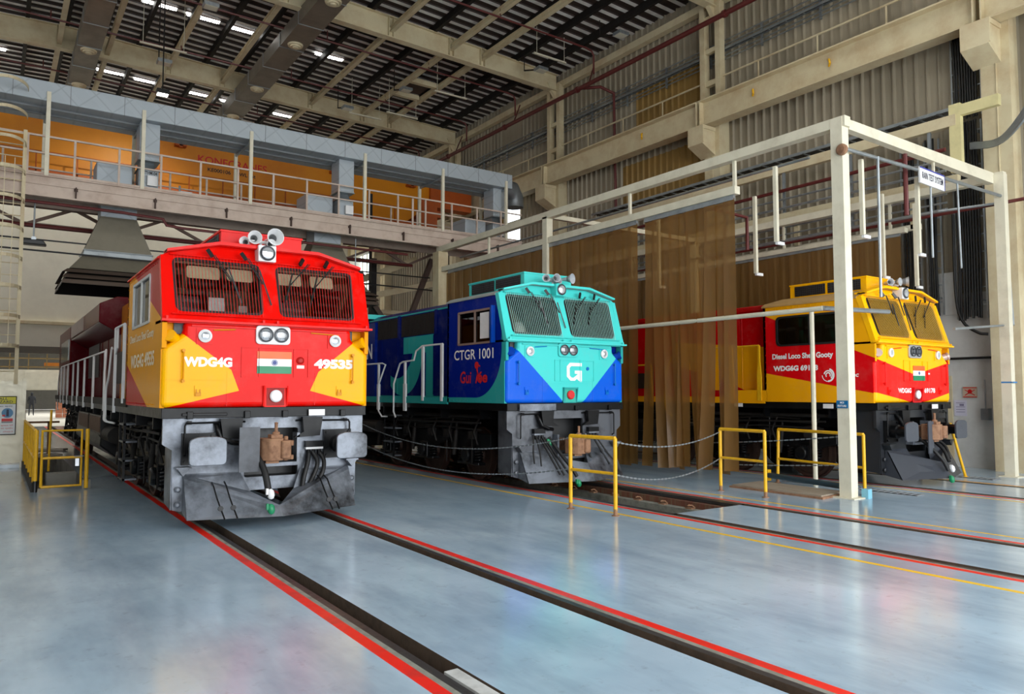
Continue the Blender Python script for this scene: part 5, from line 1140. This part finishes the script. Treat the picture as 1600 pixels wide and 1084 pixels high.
def stanchions(L, ys, top, m, x=-HW, bottom=1.44, wide=True):
    """side hand rail: posts along ys with a rail joining them"""
    b = MB(); b.tube([(x, y, top) for y in ys], .019, 8)
    r = b.obj('hand_rail', m, L)
    for y in ys:
        b = MB(); b.box(x - .02, x + .02, y - .05, y + .05, bottom, bottom + (top - bottom) * .45)
        b.prism([(y - .05, bottom + (top - bottom) * .45), (y + .05, bottom + (top - bottom) * .45), (y + .02, bottom + (top - bottom) * .7), (y - .02, bottom + (top - bottom) * .7)], 'x', x - .02, x + .02)
        b.box(x - .02, x + .02, y - .02, y + .02, bottom + (top - bottom) * .7, top); b.obj('stanchion', m, r)
    return r
def louvres(b, x, y0, y1, z0, z1, m0, m1, step=.06):
    b.box(x - .012, x, y0, y1, z0, z1, m0); n = int((y1 - y0) / step)
    for i in range(n): b.box(x - .022, x - .010, y0 + i * step, y0 + i * step + .012, z0, z1, m1)

# --- loco 1 : red and yellow
RED = srgb(236, 22, 12); YEL = srgb(246, 176, 0); CRIM = srgb(86, 6, 16); ORG = srgb(226, 148, 10)
RED1 = srgb(226, 16, 8)
p1 = dict(kind='red', x=3.275, y=10.7, cab=3.1, label='red and yellow diesel locomotive numbered 49535 on the left track, nearest the camera',
  m_nose=paint('red_yellow_nose', RED1, [(YEL, ('poly', [(-1.7, 2.62), (-1.21, 2.60), (-.57, 2.12), (-.46, 1.83), (-1.7, 1.53)])), (YEL, ('poly', [(1.7, 2.62), (1.25, 2.58), (.68, 2.11), (.556, 1.83), (1.7, 1.53)]))]),
  m_cab=paint('red_yellow_cab_side', srgb(176, 10, 12), [(srgb(226, 150, 4), ('sub', ('poly', [(-1, 1), (5, 1), (5, 4.56), (-1, 2.41)]), ('poly', [(-1, .95), (6, 3.2), (6, 0), (-1, 0)])))], 'yz'),
  m_band=paint('red_band', RED1), m_roof=paint('red_roof', RED1), m_trim=paint('amber_trim', srgb(214, 140, 20)),
  m_hood=paint('crimson_hood', CRIM, [(srgb(176, 104, 26), ('rect', (5.4, 8.0, 1.6, 3.74)))], 'yz'),
  m_deck=dark_st, m_rail=white_p, m_guard=mat('red_guard_bars', srgb(222, 36, 26), .4, dirt=.1), barw=.004, hbars=(), m_wframe=mat('aluminium_frame', srgb(196, 196, 192), .4, .3, dirt=.2),
  m_niche=paint('red_niche', RED1), m_niche2=paint('dark_red_niche', srgb(150, 16, 12)), m_socket=white_p, m_hl=white_p, m_sidep=paint('red_lamp_plate', RED1), m_corner=paint('yellow_lamp', YEL),
  m_toplamp=white_p, m_horn=white_p, m_plate=graphite, m_buff=graphite, m_plow=graphite, plowx=-.02, dip=.13, sw=(1.0, 2.52), wz=(2.82, 3.50), nbars=27, swr=.01, stepy=3.6, hooks=(-.82, -.66, .64, .74),
  horns=[(-.21, 4.05, .10, (-.1, -1, 0), .34), (.05, 4.09, .125, (.05, -1, 0), .40), (-.27, 3.98, .07, (-.5, -1, 0), .3), (-.02, 3.98, .07, (.1, -1, 0), .25)],
  mutop=[(.62, .98, .0)], hoses=[(.032, [(.60, 0, .95), (.66, -.06, .80), (.60, -.10, .62), (.48, -.10, .40)]), (.032, [(.70, 0, .95), (.76, -.06, .80), (.70, -.12, .60), (.52, -.10, .38)]), (.035, [(.55, 0, .95), (.52, -.05, .8), (.45, -.1, .6), (.42, -.12, .45)]),
    (.045, [(-.28, -.1, 1.05), (-.26, -.35, .9), (-.22, -.50, .70), (-.20, -.62, .42)])], caps=[((-.19, -.62, .46), white_p), ((-.20, -.68, .27), green_c)])
def nose1(nose, front):
    f = front(.006)
    lettering('lettering', 'WDG4G', -1.19, 2.155, .63, .135, front(.0), lett_w, nose, .055)
    lettering('lettering', '49535', .61, 2.155, .61, .145, front(.0), lett_w, nose, .055)
    b = MB(); w_ = .49; x0 = -.22
    for i, mi in enumerate((2, 1, 0)): b.box(x0, x0 + w_, -.012, 0, 2.075 + i * .105, 2.18 + i * .105, mi)
    b.lathe([(.045, 0), (.045, .002), (.038, .002), (.038, 0)], (x0 + w_ / 2, -.012, 2.232), (0, -1, 0), 24, 3, False)
    for q in range(8):
        a = q * PI / 8; b.bar((x0 + w_ / 2 - .04 * math.cos(a), -.014, 2.232 - .04 * math.sin(a)), (x0 + w_ / 2 + .04 * math.cos(a), -.014, 2.232 + .04 * math.sin(a)), .003, .003, 3)
    b.lathe([(.03, .003), (.0, .004)], (x0 + w_ / 2, -.012, 2.232), (0, -1, 0), 16, 3)
    b.obj('flag_panel', [FLAG[0], FLAG[1], FLAG[2], FLAG[3]], nose, label='orange, white and green striped flag with a small blue wheel')
    b = MB(); b.lathe([(.05, 0), (.055, .02), (.03, .03)], (.40, 0, 2.27), (0, -1, 0), 16); b.obj('fuel_cap', P_dr, nose); b = MB(); b.box(.35, .46, -.006, 0, 2.155, 2.20); b.obj('white_plate', white_p, nose)
FLAG = [mat('flag_orange', srgb(232, 100, 30), .4, dirt=0), mat('flag_white', srgb(240, 240, 238), .4, dirt=0), mat('flag_green', srgb(10, 128, 84), .4, dirt=0), mat('flag_blue', srgb(40, 60, 130), .4, dirt=0)]
P_dr = paint('deep_red', srgb(170, 18, 14))
p1['nose_extra'] = nose1
def hood1(L, P, CL, LEN):
    b = MB(); b.box(-.95, .95, CL, LEN - .5, 1.6, 3.72); b.prism([(-.95, 3.72), (.95, 3.72), (.7, 3.86), (-.7, 3.86)], 'y', CL, 8.2)
    for y in (4.2, 5.1, 6.0, 6.9, 9, 10.2, 11.4): b.box(-.962, -.95, y, y + .03, 1.65, 3.6); 
    for y in (4.3, 5.2, 6.1): b.box(-.975, -.95, y, y + .75, 1.75, 3.0)
    hd = b.obj('hood', P, L, bevel=.015, seg=1)
    b = MB(); b.box(-.97, -.94, 12.0, 14.6, 2.2, 3.3); b.obj('intake_grille', mesh_m, hd); b = MB(); b.box(-.972, -.95, 7.6, 8.6, 2.0, 2.7); b.obj('lower_grille', mesh_m, hd)
    b = MB(); b.prism([(-.95, 3.1), (-1.40, 3.36), (-1.40, 3.78), (-1.05, 3.95), (1.05, 3.95), (1.40, 3.78), (1.40, 3.36), (.95, 3.1)], 'y', 8.0, 15.2); rf = b.obj('radiator_section', P_crim, L, bevel=.02)
    b = MB(); b.box(-1.42, -1.40, 11.4, 15.0, 3.40, 3.76); b.obj('radiator_grille', mat('pale_grille', srgb(168, 150, 138), .6), rf)
    b = MB(); b.box(-1.40, 1.40, 15.4, 19.8, 1.6, 3.80); rr = b.obj('rear_cab', P_crim, L, bevel=.04)
    b = MB(); b.box(-1.415, -1.40, 15.9, 18.8, 2.78, 3.42); b.obj('rear_window', mat('greenish_window', srgb(120, 128, 122), .1, .4, dirt=.3), rr)
    b = MB(); b.box(-.955, -.951, 14.5 - 10.2, 14.5 - 10.2, 0, 0)
    for x, y, z in ((-1.0, 4.0, 3.86), (-1.2, 9.2, 3.9), (-1.2, 7.6, 3.78)): pass
    b = MB(); b.box(-.8, -.6, 3.6, 3.9, 3.84, 3.98); b.box(-.8, -.6, 7.0, 7.3, 3.84, 3.98); b.obj('lifting_lug', P_crim, hd)
    lettering('lettering', 'INDIAN', -7.6, 2.9, 3.0, .42, lambda u, v, w: (-.978 - w, -u, v), mat('faded_lettering', srgb(150, 96, 60), .5, dirt=0), hd, .02)
    ys = [6.05, 8.1, 10.1, 11.8, 13.2, 15.0, 16.4, 17.6]
    stanchions(L, ys, 2.62, white_p)
    # curved entry rails
    for y0, y1 in ((6.0, 5.7), (5.0, 5.45)):
        MB().tube(curve([(-HW, y0, 2.62), (-HW, y0 - (.10 if y0 > 5.5 else -.1), 2.60), (-HW - .02, (y0 + y1) / 2, 2.1), (-HW - .03, y1, 1.85), (-HW - .03, y1, 1.4), (-HW - .02, y1 - .05, 1.26), (-HW + .1, y1 - .25, 1.22)]), .019, 8).obj('entry_rail', white_p, L, smooth=True)
    for y, z1, z0 in ((4.55, 2.97, 1.44), (3.45, 2.97, 1.62)):
        b = MB(); b.box(-HW - .02, -HW + .02, y - .05, y + .05, z0, z1); b.obj('door_post', white_p, L)
    b = MB(); b.tube([(-HW, 4.55, 2.97), (-HW, 3.42, 2.97)], .02, 8); b.tube([(-HW, 4.25, 2.97), (-HW, 4.25, 2.6), (-HW, 4.5, 2.5)], .015, 6); b.obj('door_rail', white_p, L)
    MB().tube(curve([(-1.42, 18.6, 2.6), (-1.44, 19.0, 2.3), (-1.44, 19.2, 1.8), (-1.44, 19.2, 1.3), (-1.44, 18.9, 1.2)]), .019, 8).obj('entry_rail', white_p, L, smooth=True)
P_crim = paint('crimson_paint', CRIM, plane='yz')
p1['hood'] = hood1
L1 = loco(p1)
cab1 = [o for o in L1.children if o.name.startswith('cab_shell')][0]
sf = lambda u, v, w: (-HW - w - .002, -u, v)
fade_w = mat('cream_lettering', srgb(240, 222, 184), 0.5, dirt=0)
lettering('lettering', 'Diesel Loco Shed Gooty', -2.74, 2.55, 2.15, .16, sf, fade_w, cab1, .02)
lettering('lettering', 'WDG4G 49535', -2.62, 2.18, 2.1, .21, sf, fade_w, cab1, .03)

# --- loco 2 : teal and blue
TEAL = srgb(74, 206, 200); BLU = srgb(8, 92, 214); NAVY = srgb(4, 32, 130); TEALD = srgb(48, 160, 156)
aq = ('poly', [(-1.12, 2.54), (-2.9, 4.02), (2.9, 3.9), (1.31, 2.56), (.27, 1.59), (.0, 1.59)])
p2 = dict(kind='teal', x=9.187, y=11.28, cab=2.15, label='teal and blue diesel locomotive on the middle track behind the chain barrier',
  m_nose=paint('teal_blue_nose', BLU, [(TEAL, ('poly', [(-1.2, 2.60), (-1.2, 2.9), (1.4, 2.9), (1.4, 2.62), (.36, 1.59), (-.08, 1.59)]))]),
  m_cab=paint('navy_teal_cab_side', TEALD, [(NAVY, ('or', ('rect', (.14, 5, 2.62, 4)), ('or', ('rect', (1.06, 5, 1.70, 2.63)), ('circ', (1.06, 2.62, .92)))))], 'yz'),
  m_band=paint('teal_band', TEAL), m_roof=mat('dusty_grey_roof', srgb(150, 158, 156), .6, dirt=.4), m_trim=paint('blue_trim', srgb(10, 110, 190)),
  m_hood=paint('navy_hood', srgb(4, 24, 100), [(TEALD, ('or', ('rect', (3.5, 5.0, 2.72, 3.12)), ('or', ('rect', (3.5, 3.86, 1.72, 3.12)), ('sub', ('and', ('circ', (5.05, 2.72, 1.0)), ('rect', (3.9, 5.7, 1.0, 2.73))), ('circ', (5.34, 3.0, .86)))))), (TEALD, ('rect', (0, 30, 1.5, 1.72)))], 'yz'),
  m_deck=paint('teal_edge', TEALD), m_rail=white_p, m_guard=mat('pale_teal_guard', srgb(170, 214, 205), .4, .2, dirt=.1), barw=.0065, hbars=(), m_wframe=mat('brown_frame', srgb(140, 116, 104), .5, dirt=.2),
  m_niche=paint('teal_niche', TEALD), m_niche2=paint('teal_niche2', srgb(60, 180, 160)), m_socket=lett_r, m_hl=paint('teal_plate', TEAL), m_sidep=paint('teal_plate2', TEAL), m_corner=paint('blue_lamp', srgb(10, 60, 160)),
  m_toplamp=paint('teal_lamp_box', TEAL), m_horn=mat('grey_horn', srgb(196, 200, 204), .35, .3, dirt=.2), m_plate=mat('mid_graphite_steel', srgb(92, 95, 101), .34, .3, dirt=.9, dc=srgb(20, 21, 24), scale=1.3, lo=.46, hi=.66), m_buff=graphite, m_plow=graphite, plowx=.12, dip=.32, sw=(.46, 1.70), wz=(2.76, 3.40), nbars=27, swr=.02, stepy=4.75, coupz=.80,
  horns=[(-.24, 4.04, .075, (-.6, -1, 0), .25), (-.10, 4.06, .085, (-.1, -1, 0), .3), (.20, 4.08, .105, (.35, -1, 0), .38), (-.05, 4.0, .05, (0, -1, 0), .2)], aclen=2.7,
  mutop=[(-.72, 1.0, .0), (.62, 1.0, .0)], hoses=[(.016, [(-.85, -.02, .98), (-.95, -.15, .7), (-1.0, -.25, .5)]), (.016, [(-.8, -.02, .98), (-.84, -.2, .7), (-.88, -.3, .45)]), (.02, [(-.7, -.02, .95), (-.66, -.3, .6), (-.6, -.5, .3)]),
    (.02, [(-.64, -.02, .95), (-.58, -.3, .6), (-.5, -.5, .28)]), (.02, [(-.6, -.02, .95), (-.5, -.3, .6), (-.42, -.55, .3)]), (.035, [(-.52, -.06, .95), (-.42, -.3, .65), (-.34, -.5, .42), (-.28, -.6, .25)]), (.02, [(-.3, -.3, .95), (.5, -.3, .97)]),
    (.02, [(.6, -.02, .95), (.72, -.2, .6), (.8, -.3, .4)]), (.016, [(.68, -.02, .95), (.85, -.2, .6), (.98, -.3, .42)]), (.022, [(.3, -.2, .8), (.34, -.3, .5), (.42, -.35, .3)])],
  caps=[((-.27, -.62, .14), green_c), ((-.53, -.08, .86), green_c), ((.44, -.38, .18), green_c)], m_mu=graphite)
p2['panels'] = [(-.33, .66, 2.02, 2.43)]
def nose2(nose, front):
    b = MB(); f = front(.0)
    # square letter G mark
    out = [(-.04, 2.385), (.36, 2.385), (.36, 2.31), (.10, 2.31), (.05, 2.27), (.05, 2.14), (.10, 2.10), (.17, 2.10), (.21, 2.16), (.16, 2.205), (.36, 2.205), (.36, 2.01), (.30, 2.06), (.20, 2.02), (.04, 2.02), (-.04, 2.10), (-.05, 2.14), (-.05, 2.30)]
    out = [(.35, 2.38), (.05, 2.38), (-.03, 2.31), (-.03, 2.11), (.06, 2.03), (.17, 2.03), (.22, 2.07), (.30, 2.01), (.35, 2.01), (.35, 2.23), (.17, 2.23), (.17, 2.17), (.25, 2.16), (.14, 2.09), (.09, 2.09), (.04, 2.13), (.04, 2.28), (.08, 2.315), (.35, 2.315)]
    b.plate(out, [], .006, lambda u, v, w: (u, -.004 - w, v)); b.obj('letter_mark', lett_w, nose, label='white square letter G mark')
    b = MB(); b.lathe([(.035, 0), (.035, .015)], (.50, 0, 2.27), (0, -1, 0), 12); b.obj('fuel_cap', p2['m_trim'], nose)
p2['nose_extra'] = nose2
def hood2(L, P, CL, LEN):
    b = MB(); b.box(-1.05, 1.05, CL, LEN - .4, 1.6, 3.66); b.prism([(-1.05, 3.66), (1.05, 3.66), (.8, 3.80), (-.8, 3.80)], 'y', CL, LEN - .4)
    for y in (2.7, 3.45, 4.7, 5.3, 6.2, 7.4, 8.2): b.box(-1.062, -1.05, y, y + .05, 1.75, 3.1)
    for y in (3.3, 5.15, 7.0): b.box(-1.08, -1.05, y, y + .12, 3.1, 3.66)
    hd = b.obj('hood', P, L)
    b = MB(); louvres(b, -1.05, 3.45, 5.1, 3.14, 3.62, 0, 1); louvres(b, -1.05, 5.3, 6.45, 3.14, 3.62, 0, 1); b.obj('intake_grille', [mesh_m, dark_st], hd)
    b = MB(); b.box(-1.1, 1.1, 7.0, 12, 3.74, 3.86); b.obj('radiator_roof', p2['m_band'], L)
    b = MB(); b.box(-1.06, 1.06, CL, 7, 3.645, 3.68); b.obj('roof_edge', p2['m_deck'], hd)
    b = MB(); b.box(-1.12, -1.05, 6.5, 9.0, 1.62, 3.6); b.obj('radiator_cabinet', paint('navy_cabinet', srgb(4, 34, 120)), L)
    lettering('lettering', 'GREEN', -8.15, 2.66, 1.5, .40, lambda u, v, w: (-1.125 - w, -u, v), lett_w, hd, .02)
    sx = -HW
    b = MB(); b.tube([(sx, 2.35, 2.82), (sx, 3.25, 2.82), (sx, 3.55, 2.72), (sx, 3.65, 2.52), (sx, 4.2, 2.5), (sx, 4.35, 2.46), (sx - .02, 4.62, 2.0), (sx - .02, 4.62, 1.35), (sx, 4.55, 1.22)], .02, 8); b.obj('hand_rail', white_p, L, smooth=True)
    for y, z1 in ((2.38, 2.82), (3.22, 2.82)):
        b = MB(); b.box(sx - .02, sx + .02, y - .04, y + .04, 1.62, z1); b.obj('stanchion', white_p, L)
    b = MB(); b.box(sx - .02, sx + .02, 4.02, 4.14, 1.38, 2.0); b.box(sx - .02, sx + .02, 4.05, 4.11, 2.0, 2.5); b.obj('stanchion', white_p, L)
    b = MB(); b.tube([(sx, 8.0, 2.5), (sx, 5.3, 2.5), (sx, 5.12, 2.46), (sx - .02, 5.45, 2.0), (sx - .02, 5.45, 1.35), (sx, 5.3, 1.22), (sx + .1, 5.2, 1.22)], .02, 8); b.obj('hand_rail', white_p, L, smooth=True)
    for y in (5.5, 7.2):
        b = MB(); b.box(sx - .02, sx + .02, y - .06, y + .06, 1.38, 2.0); b.box(sx - .02, sx + .02, y - .03, y + .03, 2.0, 2.5); b.obj('stanchion', white_p, L)
    # hinged window leaf opening outwards
    b = MB(); b.box(sx - .10, sx - .01, .34, .38, 2.74, 3.44, 0); b.box(sx - .02, sx - .01, .55, .86, 2.84, 3.34, 1); b.box(sx - .03, sx, .46, .50, 2.74, 3.42, 0); b.obj('open_window_leaf', [P_bb, white_p], L)
P_bb = paint('blue_leaf', srgb(8, 60, 150))
p2['hood'] = hood2
L2 = loco(p2)
cab2 = [o for o in L2.children if o.name.startswith('cab_shell')][0]
lettering('lettering', 'CTGR 1001', -1.86, 2.45, 1.45, .20, sf, lett_w, cab2, .012)
b = MB(); v, f = text_mesh('Gui', -1.62, 1.98, .42, .24, sf, .02, .1); b.add(v, f); v, f = text_mesh('ée', -.98, 1.99, .36, .21, sf, .03, .1); b.add(v, f)
b.lathe([(.07, 0), (.07, .006)], (-HW - .004, 1.00, 2.33), (-1, 0, 0), 16); b.bar((-HW - .006, 1.0, 2.28), (-HW - .006, .96, 2.16), .03, .008, 0, (1, 0, 0)); b.bar((-HW - .006, .96, 2.18), (-HW - .006, 1.03, 1.98), .03, .008, 0, (1, 0, 0)); b.bar((-HW - .006, .96, 2.18), (-HW - .006, .86, 1.98), .03, .008, 0, (1, 0, 0))
b.bar((-HW - .006, .93, 2.33), (-HW - .006, .88, 2.31), .02, .008, 0, (1, 0, 0)); b.obj('script_emblem', lett_r, cab2, label='red script word with a small figure')

# --- loco 3 : yellow and red
Y3 = srgb(252, 184, 4); R3 = srgb(214, 10, 18); Y3s = srgb(240, 166, 14)
p3 = dict(kind='amber', x=15.265, y=7.68, cab=2.5, label='yellow and red diesel locomotive on the right track under the rain test frame',
  m_nose=paint('yellow_red_nose', Y3, [(srgb(238, 28, 20), ('poly', [(-1.7, 2.75), (.12, 2.2), (1.7, 2.55), (1.7, 1.84), (.12, 1.56), (-1.7, 1.90)][::-1]) if False else ('sub', ('rect', (-1.7, 1.7, 1.5, 2.6)), ('or', ('or', ('poly', [(-1.465, 2.46), (.0, 2.16), (1.6, 2.46), (1.6, 3.2), (-1.6, 3.2), (-1.6, 2.49)]), ('poly', [(-1.7, 1.84), (-.1, 1.60), (-.1, 1.4), (-1.7, 1.4)])), ('poly', [(1.7, 1.84), (.35, 1.60), (.35, 1.4), (1.7, 1.4)]))))]),
  m_cab=paint('yellow_red_cab_side', Y3s, [(R3, ('poly', [(2.6, 3.52), (0, 2.46), (0, 1.78), (2.6, 2.24)]))], 'yz'),
  m_band=paint('yellow_band', Y3), m_roof=mat('dusty_tan_roof', srgb(176, 140, 84), .7, dirt=.3), m_trim=paint('red_trim', srgb(226, 24, 18)),
  m_hood=paint('red_hood', srgb(190, 6, 12), [(srgb(236, 168, 16), ('poly', [(2, 1.5), (2, 2.75), (5.4, 3.05), (5.4, 1.5)])), (srgb(190, 6, 12), ('poly', [(3.0, 1.75), (3.9, 2.1), (5.5, 2.5), (6.5, 1.5), (3, 1.5)][::-1]))], 'yz'),
  m_deck=paint('yellow_edge', Y3s), m_rail=yel_p, m_guard=mat('amber_guard', srgb(206, 160, 60), .4, dirt=.1), barw=.0065, hbars=(), m_wframe=rubber,
  m_niche=paint('red_niche3', R3), m_niche2=paint('dark_red_niche3', srgb(150, 10, 14)), m_socket=white_p, m_hl=mat('silver_plate', srgb(190, 192, 194), .3, .5, dirt=.1), m_sidep=paint('yellow_plate', Y3), m_corner=mat('silver_red_lamp', srgb(196, 170, 160), .3, .3),
  m_toplamp=white_p, m_horn=mat('silver_horn', srgb(206, 208, 210), .3, .4, dirt=.1), m_plate=mat('black_plate_steel', srgb(40, 42, 46), .32, .2, dirt=.3), m_buff=mat('slate_buffer', srgb(66, 70, 78), .4, dirt=.2), m_plow=mat('slate_plough', srgb(52, 56, 64), .38, .1, dirt=.2), plowx=.0, dip=.30, sw=(.60, 2.16), wz=(2.80, 3.40), nbars=30, swr=.10, stepy=5.0, bufy=-.38,
  horns=[(-.26, 4.04, .07, (-.7, -1, 0), .25), (-.12, 4.06, .085, (0, -1, 0), .3), (.16, 4.10, .11, (.6, -1, 0), .42)], aclen=2.4,
  mutop=[], hoses=[(.035, [(-.25, -.1, .95), (-.22, -.35, .75), (-.15, -.55, .5), (-.08, -.62, .3)]), (.035, [(.15, -.1, .95), (.18, -.4, .7), (.12, -.55, .45)]), (.03, [(.3, -.1, .95), (.38, -.35, .75), (.25, -.5, .5)])],
  caps=[((-.06, -.66, .14), green_c), ((.10, -.60, .33), white_p)])
def nose3(nose, front):
    lettering('lettering', 'WDG6G', -.66, 1.79, .50, .10, front(.0), lett_w, nose, .03)
    lettering('lettering', '69178', .36, 1.79, .44, .10, front(.0), lett_w, nose, .03)
    b = MB(); x0 = -.07; w_ = .46
    for i, mi in enumerate((2, 1, 0)): b.box(x0, x0 + w_, -.012, 0, 2.04 + i * .10, 2.14 + i * .10, mi)
    b.lathe([(.035, 0), (.0, .003)], (x0 + w_ / 2, -.012, 2.19), (0, -1, 0), 16, 3); b.obj('flag_panel', FLAG, nose, label='orange, white and green striped flag with a small blue wheel')
    b = MB(); b.box(.52, .60, -.006, 0, 2.17, 2.20); b.obj('white_plate', white_p, nose); b = MB(); b.box(-.38, -.18, -.42, -.40, .62, 1.24); b.obj('cable_shield', p3['m_buff'], nose)
p3['nose_extra'] = nose3
def hood3(L, P, CL, LEN):
    b = MB(); b.box(-1.15, 1.15, CL, LEN - .4, 1.6, 3.62)
    for y in (3.3, 3.9, 4.7, 5.3, 6.0, 6.8): b.box(-1.165, -1.15, y, y + .03, 1.8, 3.5)
    hd = b.obj('hood', P, L, bevel=.01, seg=1)
    b = MB(); b.box(-1.2, 1.2, CL + .05, LEN - .5, 3.62, 3.75); b.obj('hood_roof', P3r, L, bevel=.03)
    b = MB(); louvres(b, -1.15, 7.0, 10.5, 2.75, 3.5, 0, 1, .1); b.box(-1.17, -1.15, 6.2, 10, 1.9, 2.3, 0); b.obj('intake_grille', [mesh_m, dark_st], hd)
    b = MB(); b.box(-1.17, -1.15, 3.95, 4.6, 1.85, 2.35); b.box(-1.175, -1.165, 4.45, 4.5, 2.0, 2.1); b.obj('door_panel', p3['m_deck'], hd)
    stanchions(L, [2.62, 3.35, 5.0], 2.83, yel_p, bottom=1.62); stanchions(L, [5.9, 7.6, 9.3, 11, 12.7, 14.4, 16.1, 17.8], 2.5, yel_p, bottom=1.44)
    MB().tube(curve([(-HW, 5.05, 2.8), (-HW, 5.3, 2.5), (-HW - .02, 5.4, 2.0), (-HW - .02, 5.4, 1.4), (-HW, 5.2, 1.22)]), .02, 8).obj('entry_rail', yel_p, L, smooth=True)
    b = MB()
    for y in (.9, 3.1, 3.9): b.box(-1.452, -1.44, y, y + .22, 1.48, 1.57)
    b.obj('white_label', white_p, L)
    b = MB(); b.box(-HW - .005, -1.2, CL - .05, CL + 1.0, 1.6, 1.85); b.obj('step_panel', p3['m_deck'], L)
P3r = paint('red_hood_roof', srgb(180, 6, 10))
p3['hood'] = hood3
L3 = loco(p3)
cab3 = [o for o in L3.children if o.name.startswith('cab_shell')][0]
lettering('lettering', 'Diesel Loco Shed Gooty', -2.28, 2.475, 1.42, .15, sf, lett_w, cab3, .04)
lettering('lettering', 'WDG6G 69178', -2.26, 2.25, 1.06, .12, sf, lett_w, cab3, .05)
b = MB()
def arc(b, cx, cz, r0, r1, a0, a1, n=24):
    vs = []; fs = []
    for i in range(n + 1):
        a = a0 + (a1 - a0) * i / n
        for r in (r0, r1): vs.append((-HW - .006, cx - r * math.cos(a), cz + r * math.sin(a)))
    for i in range(n): fs.append((2 * i, 2 * i + 1, 2 * i + 3, 2 * i + 2))
    b.add(vs, fs)
arc(b, .98, 2.15, .105, .14, -1.6, 1.3); arc(b, .98, 2.15, .12, .135, -3.1, -1.6); arc(b, .98, 2.15, .075, .10, -.8, 2.9); arc(b, .98, 2.15, .035, .06, -.6, 3.9)
v, f = text_mesh('Wabtec', -.80, 2.105, .47, .09, sf, .02, .2); b.add(v, f)
b.obj('swirl_emblem', lett_w, cab3, label='white swirl emblem with a word')
